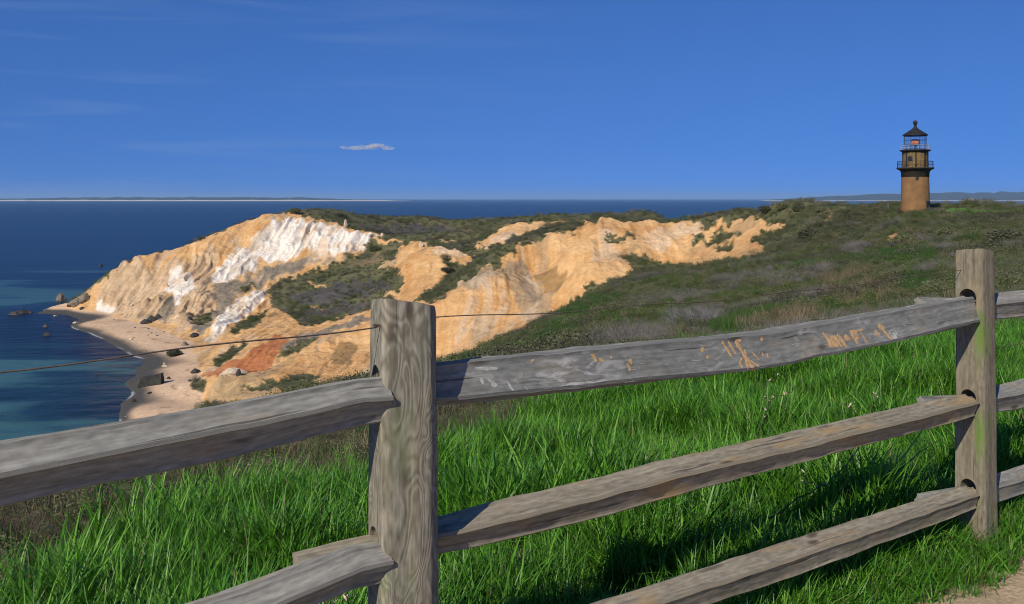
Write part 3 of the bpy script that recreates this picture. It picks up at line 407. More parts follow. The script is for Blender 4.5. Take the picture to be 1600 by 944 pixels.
('brush',[(25.3,97.2),(26.1,96.0),(26.9,94.5),(27.1,91.2),(26.5,85.9),(26.8,83.5),(27.4,82.2),(24.9,71.9),(23.9,71.1),(22.9,70.3),(21.9,69.6),(21.0,69.0),(20.1,68.2),(19.2,67.7),(18.3,67.1)]),
('brush',[(-63.1,394.2),(-60.1,402.5),(-57.0,411.1),(-53.0,413.9),(-48.7,414.9),(-44.3,414.9),(-39.4,410.1),(-34.7,406.3),(-30.0,401.6),(-25.3,395.1),(-19.4,363.3),(-23.5,366.7),(-27.6,369.3),(-31.9,373.6),(-36.0,375.4),(-39.9,374.5),(-45.6,379.8),(-50.9,381.5),(-56.0,381.5)])]

class Terrain:
    """height field through surveyed spot heights, smooth in (bearing, log distance)"""
    def __init__(s, c, k=0.015, lam=2e-4):
        s.u = c[:, 0] / c[:, 1]; s.v = np.log(c[:, 1]); s.k = k
        w = (EYE - c[:, 2]) / np.sqrt(c[:, 1])
        r = np.sqrt((s.u[:, None] - s.u) ** 2 + (s.v[:, None] - s.v) ** 2 + k * k)
        n = len(c); A = np.zeros((n + 3, n + 3))
        A[:n, :n] = -r + np.eye(n) * lam
        Q = np.stack([np.ones(n), s.u, s.v], 1); A[:n, n:] = Q; A[n:, :n] = Q.T
        s.c = np.linalg.solve(A, np.concatenate([w, np.zeros(3)]))
    def z(s, x, d):
        sh = x.shape; U = (x / d).ravel(); V = np.log(d).ravel(); n = len(s.u); o = np.empty(len(U))
        for i in range(0, len(U), 40000):
            a = U[i:i + 40000, None]; b = V[i:i + 40000, None]
            o[i:i + 40000] = -np.sqrt((a - s.u) ** 2 + (b - s.v) ** 2 + s.k ** 2) @ s.c[:n] + s.c[n] + s.c[n + 1] * a[:, 0] + s.c[n + 2] * b[:, 0]
        return (EYE - o * np.sqrt(d.ravel())).reshape(sh)

TERR = Terrain(CTRL)

us = np.concatenate([-np.geomspace(3.2, 0.85, 46, endpoint=False), np.linspace(-0.85, -0.56, 60, endpoint=False), np.linspace(-0.56, 0.56, 1080, endpoint=False), np.linspace(0.56, 0.85, 60, endpoint=False), np.geomspace(0.85, 3.2, 46)])
def lseg(a, b, n): return np.exp(np.linspace(math.log(a), math.log(b), n, endpoint=False))
ds = np.concatenate([lseg(0.8, 14, 170), lseg(14, 60, 110), lseg(60, 160, 170), lseg(160, 300, 430), lseg(300, 440, 210), lseg(440, 660, 40), [660]])
U, D = np.meshgrid(us, ds)
X = U * D
V = np.log(D)
Zb = TERR.z(np.clip(U, -0.8, 0.8) * D, D)

def in_poly(pu, pv, poly):
    q = np.array([(x / y, math.log(y)) for x, y in poly])
    m = np.zeros(pu.shape, bool)
    box = (pu >= q[:, 0].min()) & (pu <= q[:, 0].max()) & (pv >= q[:, 1].min()) & (pv <= q[:, 1].max())
    a = pu[box]; b = pv[box]; ins = np.zeros(a.shape, bool)
    x0, y0 = q[-1]
    for x1, y1 in q:
        if y0 != y1:
            c = ((y0 > b) != (y1 > b)) & (a < (x1 - x0) * (b - y0) / (y1 - y0) + x0)
            ins ^= c
        x0, y0 = x1, y1
    m[box] = ins
    return m

# ragged borders between the kinds of ground
wu = 0.0045 * fbm(U * 60, V * 45, 4, 5) + 0.003 * fbm(U * 260, V * 190, 3, 15)
wv = 0.012 * fbm(U * 60, V * 45, 4, 25) + 0.010 * fbm(U * 260, V * 190, 3, 35) + 0.024 * fbm(U * 150 + V * 12, V * 9, 3, 45)
IDS = ['veg', 'orange', 'tan', 'white', 'grey', 'pale', 'bowlgrey', 'brown', 'red', 'rocky', 'lawn', 'meadow', 'dry', 'brush', 'lime', 'sand', 'grassland', 'seabed', 'track']
ID = {k: i for i, k in enumerate(IDS)}
mat_id = np.zeros(U.shape, np.int16)
shore = (Zb < 2.0) & (D > 90) & (U < -0.2)
mat_id[shore] = ID['sand']
for k, poly in POLYS:
    mat_id[in_poly(U + wu, V + wv, poly)] = ID[k]
mat_id[(Zb < 0.9) & (D > 90) & (mat_id != ID['rocky'])] = ID['sand']
# the mown-free strip of tall grass behind the fence
FX, FY = math.cos(R(35.84)), math.sin(R(35.84))
def fence_off(x, y):           # metres beyond the fence line (negative on the path side)
    return (x + 0.28) * -FY + (y - 2.45) * FX
EDGE_U = np.array([-0.9, -0.533, -0.40, -0.2, -0.073, 0.0, 0.067, 0.133, 0.267, 0.40, 0.533, 0.9])
EDGE_D = np.array([2.7, 3.6, 4.4, 5.4, 6.0, 6.9, 7.8, 9.0, 10.4, 12.0, 12.8, 13.0])
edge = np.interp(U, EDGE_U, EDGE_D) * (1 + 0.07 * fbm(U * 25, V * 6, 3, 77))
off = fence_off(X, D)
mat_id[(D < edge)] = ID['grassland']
path_edge = -0.13 + 0.07 * fbm(X * 2.0, D * 2.0, 3, 3)
mat_id[(off < path_edge) & (D < 12)] = ID['track']

cliff = np.isin(mat_id, [ID[k] for k in ('orange', 'tan', 'white', 'grey', 'pale', 'bowlgrey', 'brown', 'red', 'rocky')]).astype(np.float32)
def blur(a, n):
    for _ in range(n):
        a = (np.roll(a, 1, 0) + np.roll(a, -1, 0) + np.roll(a, 1, 1) + np.roll(a, -1, 1) + 2 * a) / 6
    return a
cl = blur(cliff, 8)
white = blur(np.isin(mat_id, [ID['white'], ID['tan']]).astype(np.float32), 10)
far = smooth(140, 200, D)
# erosion: gullies run down the faces, knobs and slumps everywhere on bare clay
warp = fbm(X / 22, D / 22, 3, 41)
rill = ridged(X / 9.0 + 0.8 * warp, D / 55 + warp, 4, 51)
rill2 = ridged(X / 3.2 + 1.2 * warp, D / 26 + warp, 3, 61)
lump = fbm(X / 16, D / 16, 5, 71)
Zd = Zb + far * cl * ((0.75 + 0.6 * white) * rill + (0.45 + 0.3 * white) * rill2 + 1.5 * lump + 0.25 * fbm(X / 2.2, D / 2.2, 3, 81) + white * 0.8 * rill2)
veg = 1 - cl
Zd += veg * smooth(12, 60, D) * (Zb > 1.5) * (0.25 * fbm(X / 5, D / 5, 4, 91) + 0.7 * far * fbm(X / 14, D / 14, 4, 95))
Zd += veg * (D < 30) * 0.03 * fbm(X / 0.5, D / 0.5, 3, 97)
shore_f = smooth(2.5, 0.8, Zb) * (D > 90)
Zd = Zd * (1 - shore_f) + (Zb + 0.07 * fbm(X / 7, D / 7, 4, 99)) * shore_f

# own colours of the ground (albedo)
def mixc(a, b, t): return np.array(a)[None, None, :] * (1 - t[..., None]) + np.array(b)[None, None, :] * t[..., None]
n1 = np.clip(0.5 + 0.9 * fbm(X / 10, D / 10, 5, 101, 0.6), 0, 1)
n2 = np.clip(0.5 + 1.0 * fbm(X / 2.5 + warp, D / 9, 4, 111, 0.6), 0, 1)
n3 = np.clip(0.5 + 1.0 * fbm(X / 1.2, D / 1.2, 3, 121, 0.6), 0, 1)
n4 = np.clip(0.5 + 1.1 * fbm(U * 260 + 1.5 * warp, V * 9, 4, 125, 0.6), 0, 1)
strat = np.clip(0.5 + 0.9 * vn(Zd * 0.9 + 1.5 * lump, X / 60, 131), 0, 1)
col = np.zeros(U.shape + (3,))
PAL = {'veg': ((0.072, 0.076, 0.032), (0.15, 0.142, 0.070)), 'orange': ((0.52, 0.265, 0.090), (0.74, 0.47, 0.22)),
       'tan': ((0.38, 0.245, 0.13), (0.66, 0.475, 0.285)), 'white': ((0.64, 0.45, 0.27), (0.84, 0.76, 0.64)), 'grey': ((0.12, 0.115, 0.095), (0.34, 0.27, 0.18)),
       'pale': ((0.58, 0.36, 0.17), (0.76, 0.56, 0.36)), 'bowlgrey': ((0.25, 0.20, 0.13), (0.56, 0.36, 0.18)), 'brown': ((0.26, 0.17, 0.08), (0.42, 0.25, 0.10)),
       'red': ((0.42, 0.145, 0.055), (0.50, 0.21, 0.085)), 'rocky': ((0.30, 0.21, 0.11), (0.60, 0.40, 0.20)), 'lawn': ((0.09, 0.16, 0.035), (0.12, 0.21, 0.05)),
       'meadow': ((0.045, 0.085, 0.02), (0.072, 0.125, 0.03)), 'dry': ((0.10, 0.085, 0.045), (0.22, 0.165, 0.09)), 'brush': ((0.06, 0.056, 0.048), (0.11, 0.10, 0.09)),
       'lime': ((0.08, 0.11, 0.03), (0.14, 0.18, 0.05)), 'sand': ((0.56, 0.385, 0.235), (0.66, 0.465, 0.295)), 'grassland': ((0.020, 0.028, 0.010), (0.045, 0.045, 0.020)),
       'seabed': ((0.1, 0.1, 0.08), (0.2, 0.2, 0.15)), 'track': ((0.34, 0.25, 0.155), (0.45, 0.34, 0.22))}
cliffs = ('orange', 'tan', 'white', 'grey', 'pale', 'bowlgrey', 'brown', 'red', 'rocky')
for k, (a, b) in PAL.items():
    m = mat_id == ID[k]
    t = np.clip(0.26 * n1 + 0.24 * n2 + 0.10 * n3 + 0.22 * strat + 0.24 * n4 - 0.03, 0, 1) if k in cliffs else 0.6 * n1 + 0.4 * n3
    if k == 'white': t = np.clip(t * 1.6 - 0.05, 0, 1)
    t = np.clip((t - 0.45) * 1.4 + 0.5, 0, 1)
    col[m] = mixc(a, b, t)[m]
CL = {}
def tone(k):
    a, b = PAL[k]
    t = np.clip(0.26 * n1 + 0.24 * n2 + 0.10 * n3 + 0.22 * strat + 0.24 * n4 - 0.03, 0, 1)
    if k == 'white': t = np.clip(t * 1.6 - 0.05, 0, 1)
    return mixc(a, b, np.clip((t - 0.45) * 1.4 + 0.5, 0, 1))
cmask = cliff > 0
soft = tone('orange')
for k in ('tan', 'grey', 'white', 'pale', 'bowlgrey', 'brown', 'red', 'rocky'):
    w_ = blur((mat_id == ID[k]).astype(np.float32), 9)
    w_ = smooth(0.22, 0.78, w_ + 0.55 * (n4 - 0.5) * 4 * w_ * (1 - w_) + 0.3 * (n3 - 0.5) * 4 * w_ * (1 - w_))
    soft = soft * (1 - w_[..., None]) + tone(k) * w_[..., None]
col[cmask] = soft[cmask]
# clay veins and stains inside the bare faces
vein = smooth(0.30, 0.52, fbm(X / 5 + warp, D / 20, 4, 141)) * (cliff > 0) * 0.65
col = col * (1 - vein[..., None]) + np.array((0.62, 0.47, 0.31)) * vein[..., None]
stain = smooth(0.28, 0.5, fbm(X / 7 + 5, D / 12 + warp, 4, 151)) * (cliff > 0) * 0.42
col = col * (1 - stain[..., None]) + np.array((0.25, 0.185, 0.105)) * stain[..., None]
# wet sand along the water
wet = smooth(0.85, 0.30, Zd + 0.12 * fbm(X / 9, D / 9, 3, 161)) * (mat_id == ID['sand'])
col = col * (1 - wet[..., None]) + np.array((0.085, 0.080, 0.070)) * wet[..., None]
wrack = smooth(0.10, 0.0, np.abs(Zd - 1.25 - 0.12 * fbm(X / 12, D / 12, 3, 171))) * smooth(0.0, 0.35, fbm(X / 3, D / 3, 3, 172)) * (mat_id == ID['sand']) * 0.6
col = col * (1 - wrack[..., None]) + np.array((0.16, 0.12, 0.075)) * wrack[..., None]
foam = smooth(0.075, 0.02, np.abs(Zd - 0.05)) * smooth(0.0, 0.3, fbm(X / 14, D / 14, 3, 173)) * (mat_id == ID['sand']) * (D < 420) * 0.55
col = col * (1 - foam[..., None]) + np.array((0.55, 0.56, 0.56)) * foam[..., None]
for _ in range(1):
    col = (np.roll(col, 1, 0) + np.roll(col, -1, 0) + np.roll(col, 1, 1) + np.roll(col, -1, 1) + 4 * col) / 8

verts = np.stack([X, D, Zd], -1).reshape(-1, 3)
nr, nc = U.shape
idx = np.arange(nr * nc).reshape(nr, nc)
fc = np.stack([idx[:-1, :-1], idx[:-1, 1:], idx[1:, 1:], idx[1:, :-1]], -1).reshape(-1, 4)
me = np_mesh("terrain", verts, fc, True)
ca = me.attributes.new('Col', 'FLOAT_COLOR', 'POINT')
ca.data.foreach_set('color', np.concatenate([col.reshape(-1, 3), np.ones((nr * nc, 1))], 1).astype(np.float32).ravel())
ra = me.attributes.new('clay', 'FLOAT', 'POINT')
ra.data.foreach_set('value', cl.astype(np.float32).ravel())
m, n, l, b = new_mat("ground")
at = N(n, "ShaderNodeAttribute", attribute_name='Col')
ac = N(n, "ShaderNodeAttribute", attribute_name='clay')
tco = N(n, "ShaderNodeTexCoord")
z1 = N(n, "ShaderNodeTexNoise"); z1.inputs['Scale'].default_value = 0.9; z1.inputs['Detail'].default_value = 10; z1.inputs['Roughness'].default_value = 0.65
l.new(tco.outputs['Object'], z1.inputs['Vector'])
z2 = N(n, "ShaderNodeTexNoise"); z2.inputs['Scale'].default_value = 55; z2.inputs['Detail'].default_value = 5
l.new(tco.outputs['Object'], z2.inputs['Vector'])
hs = N(n, "ShaderNodeMapRange"); hs.inputs['From Min'].default_value = 0.28; hs.inputs['From Max'].default_value = 0.72
hs.inputs['To Min'].default_value = 0.78; hs.inputs['To Max'].default_value = 1.17
l.new(z1.outputs['Fac'], hs.inputs['Value'])
h2_ = N(n, "ShaderNodeMapRange"); h2_.inputs['From Min'].default_value = 0.3; h2_.inputs['From Max'].default_value = 0.7
h2_.inputs['To Min'].default_value = 0.75; h2_.inputs['To Max'].default_value = 1.2
l.new(z2.outputs['Fac'], h2_.inputs['Value'])
hm = N(n, "ShaderNodeMath", operation='MULTIPLY'); l.new(hs.outputs[0], hm.inputs[0]); l.new(h2_.outputs[0], hm.inputs[1])
vmul = N(n, "ShaderNodeVectorMath", operation='SCALE'); l.new(at.outputs['Color'], vmul.inputs[0]); l.new(hm.outputs[0], vmul.inputs['Scale'])
l.new(vmul.outputs[0], b.inputs['Base Color'])
b.inputs['Roughness'].default_value = 0.95
b.inputs['Specular IOR Level'].default_value = 0.08
bp = N(n, "ShaderNodeBump"); bp.inputs['Distance'].default_value = 0.45
l.new(z1.outputs['Fac'], bp.inputs['Height']); l.new(ac.outputs['Fac'], bp.inputs['Strength'])
bp2 = N(n, "ShaderNodeBump"); bp2.inputs['Distance'].default_value = 0.012; bp2.inputs['Strength'].default_value = 0.6
l.new(z2.outputs['Fac'], bp2.inputs['Height']); l.new(bp.outputs[0], bp2.inputs['Normal'])
l.new(bp2.outputs[0], b.inputs['Normal'])
M_GROUND = m
terrain = link("terrain", me, m)
tag(terrain, "headland of orange and white clay bluffs with scrubby slopes", "terrain", kind='structure')

def grid_z(x, y):
    x = np.asarray(x, float); y = np.asarray(y, float)
    u = x / y
    c = np.clip(np.searchsorted(us, u) - 1, 0, nc - 2); r = np.clip(np.searchsorted(ds, y) - 1, 0, nr - 2)
    fu = np.clip((u - us[c]) / (us[c + 1] - us[c]), 0, 1); fv = np.clip((y - ds[r]) / (ds[r + 1] - ds[r]), 0, 1)
    return (Zd[r, c] * (1 - fu) + Zd[r, c + 1] * fu) * (1 - fv) + (Zd[r + 1, c] * (1 - fu) + Zd[r + 1, c + 1] * fu) * fv
def grid_at(A, x, y):
    u = np.asarray(x) / np.asarray(y)
    c = np.clip(np.searchsorted(us, u), 0, nc - 1); r = np.clip(np.searchsorted(ds, y), 0, nr - 1)
    return A[r, c]
def gz(x, y): return float(grid_z([x], [y])[0])

# ground under and behind the visitor
bm = bmesh.new()
for x in np.linspace(-14, 14, 15):
    for y in np.linspace(-14, 0.9, 9):
        bm.verts.new((x, y, 38.47))
bm.verts.ensure_lookup_table()
for i in range(14):
    for j in range(8):
        bm.faces.new([bm.verts[i * 9 + j], bm.verts[(i + 1) * 9 + j], bm.verts[(i + 1) * 9 + j + 1], bm.verts[i * 9 + j + 1]])
M_PATH = noise_mat("sandy_path", (0.30, 0.22, 0.135), (0.46, 0.35, 0.225), 22, 0.95, 0.5, dist=0.01)
tag(obj("path", bm, M_PATH), "sandy footpath beside the split rail fence", "path", kind='structure')

# ------------------------------------------------------------------ sea
bm = bmesh.new()
rings = [0, 60, 150, 300, 500, 800, 1500, 3000, 6000, 12000, 20000, 36000, 60000]
prev = None
for r_ in rings[1:]:
    ring = [bm.verts.new((r_ * math.cos(a), r_ * math.sin(a), 0)) for a in np.linspace(0, 2 * math.pi, 160, endpoint=False)]
    if prev is None:
        bm.faces.new(ring)
    else:
        for i in range(160):
            bm.faces.new([prev[i], ring[i], ring[(i + 1) % 160], prev[(i + 1) % 160]])
    prev = ring
m, n, l, b = new_mat("sea_water")
geo = N(n, "ShaderNodeNewGeometry")
def seanoise(scale, sx_, sy_, detail, rot=0):
    q = N(n, "ShaderNodeMapping"); q.inputs['Scale'].default_value = (sx_, sy_, 1); q.inputs['Rotation'].default_value = (0, 0, rot)
    l.new(geo.outputs['Position'], q.inputs[0])
    z = N(n, "ShaderNodeTexNoise"); z.inputs['Scale'].default_value = scale; z.inputs['Detail'].default_value = detail
    l.new(q.outputs[0], z.inputs['Vector'])
    return z
shoal = seanoise(0.017, 0.42, 1, 6, 0.12)
big = seanoise(0.0012, 0.4, 1, 4)
rp = ramp(n, [(0.0, (0.004, 0.010, 0.020)), (0.44, (0.005, 0.014, 0.030)), (0.515, (0.010, 0.034, 0.048)), (0.545, (0.042, 0.110, 0.112)), (1.0, (0.06, 0.14, 0.13))])
l.new(shoal.outputs['Fac'], rp.inputs[0])
ln = N(n, "ShaderNodeVectorMath", operation='LENGTH'); l.new(geo.outputs['Position'], ln.inputs[0])
fr = N(n, "ShaderNodeMapRange"); fr.inputs['From Min'].default_value = 330; fr.inputs['From Max'].default_value = 760
l.new(ln.outputs['Value'], fr.inputs['Value'])
rp2 = ramp(n, [(0.3, (0.004, 0.020, 0.046)), (0.7, (0.007, 0.033, 0.064))])
l.new(big.outputs['Fac'], rp2.inputs[0])
mx = N(n, "ShaderNodeMix", data_type='RGBA')
l.new(fr.outputs[0], mx.inputs[0]); l.new(rp.outputs[0], mx.inputs[6]); l.new(rp2.outputs[0], mx.inputs[7])
l.new(mx.outputs[2], b.inputs['Base Color'])
b.inputs['Roughness'].default_value = 0.28
b.inputs['IOR'].default_value = 1.33
b.inputs['Specular IOR Level'].default_value = 0.07
w1 = seanoise(0.22, 0.5, 1, 7, 0.3)
bp = N(n, "ShaderNodeBump"); bp.inputs['Strength'].default_value = 0.55; bp.inputs['Distance'].default_value = 1.3
l.new(w1.outputs['Fac'], bp.inputs['Height']); l.new(bp.outputs[0], b.inputs['Normal'])
tag(obj("sea", bm, m), "deep blue sea with teal shoals reaching the horizon", "sea", kind='structure')

# ------------------------------------------------------------------ far shores
def island(name, d0, prof, depth, seed, label, c_low, c_high, beach):
    px = np.linspace(prof[0][0], prof[-1][0], 260)
    h = np.interp(px, [p[0] for p in prof], [p[1] for p in prof])
    rows = 14
    vv = np.zeros((rows, len(px), 3))
    for r_ in range(rows):
        t = r_ / (rows - 1)
        prof_t = math.sin(min(1, t * 1.6) * math.pi / 2) if t < 0.62 else math.cos((t - 0.62) / 0.38 * math.pi / 2)
        dd = d0 + depth * t + 140 * fbm(px * 0.02, px * 0 + seed, 3, seed)
        vv[r_, :, 0] = (px - 800) / 1500 * dd
        vv[r_, :, 1] = dd
        vv[r_, :, 2] = np.maximum(h * prof_t * (1 + 0.22 * fbm(px * 0.06, px * 0 + t * 3, 4, seed + 3)), 0) - (1.0 if r_ in (0, rows - 1) else 0)
    ii = np.arange(rows * len(px)).reshape(rows, len(px))
    f = np.stack([ii[:-1, :-1], ii[:-1, 1:], ii[1:, 1:], ii[1:, :-1]], -1).reshape(-1, 4)
    me_ = np_mesh(name, vv.reshape(-1, 3), f, True)
    m, n, l, b = new_mat(name + "_ground")
    g = N(n, "ShaderNodeNewGeometry"); s = N(n, "ShaderNodeSeparateXYZ"); l.new(g.outputs['Position'], s.inputs[0])
    z = N(n, "ShaderNodeTexNoise"); z.inputs['Scale'].default_value = 0.004; z.inputs['Detail'].default_value = 6
    l.new(g.outputs['Position'], z.inputs['Vector'])
    ad = N(n, "ShaderNodeMath", operation='MULTIPLY_ADD'); ad.inputs[1].default_value = beach * 1.6; ad.inputs[2].default_value = -beach * 0.8
    l.new(z.outputs['Fac'], ad.inputs[0])
    su = N(n, "ShaderNodeMath", operation='ADD'); l.new(s.outputs['Z'], su.inputs[0]); l.new(ad.outputs[0], su.inputs[1])
    mr = N(n, "ShaderNodeMapRange"); mr.inputs['From Min'].default_value = beach * 0.7; mr.inputs['From Max'].default_value = beach
    l.new(su.outputs[0], mr.inputs['Value'])
    mx = N(n, "ShaderNodeMix", data_type='RGBA'); mx.inputs[6].default_value = (*c_low, 1); mx.inputs[7].default_value = (*c_high, 1)
    l.new(mr.outputs[0], mx.inputs[0]); l.new(mx.outputs[2], b.inputs['Base Color'])
    b.inputs['Roughness'].default_value = 1; b.inputs['Specular IOR Level'].default_value = 0
    o = link(name, me_, m)
    tag(o, label, "island", kind='structure')
    return o
island("far_island", 14000, [(-500, 40), (-200, 50), (0, 36), (60, 42), (180, 56), (260, 52), (330, 60), (420, 50), (470, 52), (520, 32), (570, 20), (620, 4), (650, -3)], 1500, 3,
       "long low island with a white beach on the left horizon", (0.62, 0.54, 0.42), (0.05, 0.065, 0.05), 17)
island("far_island", 14500, [(1190, 0), (1215, 24), (1260, 52), (1300, 76), (1345, 102), (1400, 124), (1450, 128), (1500, 130), (1545, 133), (1580, 146), (1640, 142), (1750, 140), (1900, 120)], 2500, 9,
       "higher hazy island behind the lighthouse on the right horizon", (0.55, 0.48, 0.38), (0.05, 0.06, 0.045), 9)

# ------------------------------------------------------------------ plants: sources for the masses
def blades(name, count, rad, hmin, hmax, wid, bend, segs, mat, seed, tall_bias=1.0, flop=0.0):
    r = np.random.default_rng(seed)
    vv, ff, tt = [], [], []
    for k in range(count):
        a = r.uniform(0, 2 * math.pi); q = rad * math.sqrt(r.uniform())
        bx, by = q * math.cos(a), q * math.sin(a)
        h = hmin + (hmax - hmin) * r.uniform() ** tall_bias
        az = r.uniform(0, 2 * math.pi); bd = bend * r.uniform(0.25, 1.0) * h
        if r.uniform() < flop: bd *= 2.0; h *= 0.75
        w = wid * r.uniform(0.7, 1.25); wa = az + math.pi / 2 + r.uniform(-0.5, 0.5)
        tn = r.uniform()
        base = len(vv)
        for s in range(segs + 1):
            t = s / segs
            c = (bx + bd * t * t * math.cos(az), by + bd * t * t * math.sin(az), h * (t - 0.22 * (bd / h) * t * t) - 0.02)
            ww = w * (1 - t ** 1.7) * (0.75 + 0.5 * t) * 0.5 + 0.0004
            vv.append((c[0] + ww * math.cos(wa), c[1] + ww * math.sin(wa), c[2])); vv.append((c[0] - ww * math.cos(wa), c[1] - ww * math.sin(wa), c[2]))
            tt += [min(1, tn * 0.75 + 0.3 * t)] * 2
        for s in range(segs):
            i = base + 2 * s
            ff.append((i, i + 1, i + 3, i + 2))
    me_ = np_mesh(name, vv, ff, True)
    a_ = me_.attributes.new('tint', 'FLOAT', 'POINT'); a_.data.foreach_set('value', np.array(tt, np.float32))
    me_.materials.append(mat)
    return bpy.data.objects.new(name, me_)

def leaves(name, count, rad, hgt, size, mat, seed, lobes=5):
    """a clump of small leaves through the volume of a few uneven lobes"""
    r = np.random.default_rng(seed)
    lb = [(r.uniform(-.5, .5) * rad, r.uniform(-.5, .5) * rad, hgt * r.uniform(.3, .62), rad * r.uniform(.35, .6), hgt * r.uniform(.25, .42)) for _ in range(lobes)]
    vv, ff, tt = [], [], []
    for k in range(count):
        cx, cy, cz, rr, hh = lb[r.integers(lobes)]
        d = r.normal(size=3); d /= np.linalg.norm(d); q = r.uniform() ** 0.4
        p = np.array([cx + d[0] * rr * q, cy + d[1] * rr * q, max(0.01, cz + d[2] * hh * q)])
        a = r.normal(size=3); a[2] = abs(a[2]) * 0.8; a /= np.linalg.norm(a)
        nn = d * 0.7 + r.normal(size=3) * 0.7; bdir = np.cross(a, nn); bdir /= np.linalg.norm(bdir) + 1e-6
        s = size * r.uniform(.6, 1.4); i = len(vv)
        vv += [p - a * s, p + bdir * s * .45, p + a * s, p - bdir * s * .45]
        ff.append((i, i + 1, i + 2, i + 3)); tn = r.uniform(); tt += [tn] * 4
    me_ = np_mesh(name, np.array(vv), ff, False)
    a_ = me_.attributes.new('tint', 'FLOAT', 'POINT'); a_.data.foreach_set('value', np.array(tt, np.float32))
    me_.materials.append(mat)
    return bpy.data.objects.new(name, me_)

def twigs(name, count, rad, hgt, wid, mat, seed, forks=3):
    """upright bare twigs that fork, three-sided"""
    r = np.random.default_rng(seed)
    vv, ff, tt = [], [], []
    def seg(p, q, w0, w1, tn):
        ax = q - p; ax = ax / (np.linalg.norm(ax) + 1e-9)
        s = np.cross(ax, (0.3, 0.5, 0.81)); s /= np.linalg.norm(s) + 1e-9; t = np.cross(ax, s); i = len(vv)
        for c, w in ((p, w0), (q, w1)):
            for k in range(3):
                an = k * 2.0944; vv.append(c + (s * math.cos(an) + t * math.sin(an)) * w); tt.append(tn)
        for k in range(3): ff.append((i + k, i + (k + 1) % 3, i + 3 + (k + 1) % 3, i + 3 + k))
    for k in range(count):
        a = r.uniform(0, 2 * math.pi); q = rad * 0.5 * math.sqrt(r.uniform())
        p = np.array([q * math.cos(a), q * math.sin(a), -0.02]); tn = r.uniform()
        lean = np.array([math.cos(a), math.sin(a), 0]) * r.uniform(.2, .8) + r.normal(size=3) * .2
        d = np.array([0, 0, 1.0]) + lean; d /= np.linalg.norm(d)
        L = hgt * r.uniform(.45, .7); e = p + d * L
        seg(p, e, wid, wid * .7, tn)
        for f in range(forks):
            t = r.uniform(.35, 1); s0 = p + d * L * t
            dd = d + r.normal(size=3) * .55; dd /= np.linalg.norm(dd)
            seg(s0, s0 + dd * hgt * r.uniform(.25, .5), wid * .6, wid * .25, tn)
    me_ = np_mesh(name, np.array(vv), ff, False)
    a_ = me_.attributes.new('tint', 'FLOAT', 'POINT'); a_.data.foreach_set('value', np.array(tt, np.float32))
    me_.materials.append(mat)
    return bpy.data.objects.new(name, me_)

def scatter(name, label, cat, x, y, scl, picks, sources, tilt=0.0, zoff=0.0):
    x = np.asarray(x); y = np.asarray(y); nn = len(x)
    z = grid_z(x, y) + zoff
    me_ = bpy.data.meshes.new(name)
    me_.vertices.add(nn)
    me_.vertices.foreach_set('co', np.stack([x, y, z], 1).astype(np.float32).ravel())
    rot = np.stack([rng.normal(size=nn) * tilt, rng.normal(size=nn) * tilt, rng.uniform(0, 6.283, nn)], 1).astype(np.float32)
    a = me_.attributes.new('rot', 'FLOAT_VECTOR', 'POINT'); a.data.foreach_set('vector', rot.ravel())
    sc = np.asarray(scl, np.float32)
    if sc.ndim == 1: sc = np.stack([sc] * 3, 1)
    a = me_.attributes.new('scl', 'FLOAT_VECTOR', 'POINT'); a.data.foreach_set('vector', sc.ravel())
    a = me_.attributes.new('pick', 'INT', 'POINT'); a.data.foreach_set('value', np.asarray(picks, np.int32))
    o = link(name, me_)
    col_ = bpy.data.collections.new(name + " sources")
    for s in sources: col_.objects.link(s)
    g = bpy.data.node_groups.new(name + " scatter", 'GeometryNodeTree')
    g.interface.new_socket('Geometry', in_out='INPUT', socket_type='NodeSocketGeometry')
    g.interface.new_socket('Geometry', in_out='OUTPUT', socket_type='NodeSocketGeometry')
    gi = g.nodes.new('NodeGroupInput'); go = g.nodes.new('NodeGroupOutput')
    ip = g.nodes.new('GeometryNodeInstanceOnPoints')
    ci = g.nodes.new('GeometryNodeCollectionInfo'); ci.inputs[0].default_value = col_; ci.inputs[1].default_value = True; ci.inputs[2].default_value = True
    def na(nm, dt):
        q = g.nodes.new('GeometryNodeInputNamedAttribute'); q.data_type = dt; q.inputs[0].default_value = nm; return q
    g.links.new(gi.outputs[0], ip.inputs['Points']); g.links.new(ci.outputs[0], ip.inputs['Instance'])
    ip.inputs['Pick Instance'].default_value = True
    g.links.new(na('pick', 'INT').outputs[0], ip.inputs['Instance Index'])
    g.links.new(na('rot', 'FLOAT_VECTOR').outputs[0], ip.inputs['Rotation'])
    g.links.new(na('scl', 'FLOAT_VECTOR').outputs[0], ip.inputs['Scale'])
    g.links.new(ip.outputs[0], go.inputs[0])
    md = o.modifiers.new("scatter", 'NODES'); md.node_group = g
    tag(o, label, cat, kind='stuff')
    return o

def sample(nn, d0, d1, u0=-0.62, u1=0.62, power=2.0):
    """points spread evenly over the ground between two distances"""
    u = rng.uniform(u0, u1, nn)
    d = (d0 ** power + (d1 ** power - d0 ** power) * rng.uniform(0, 1, nn)) ** (1 / power)
    return u * d, d

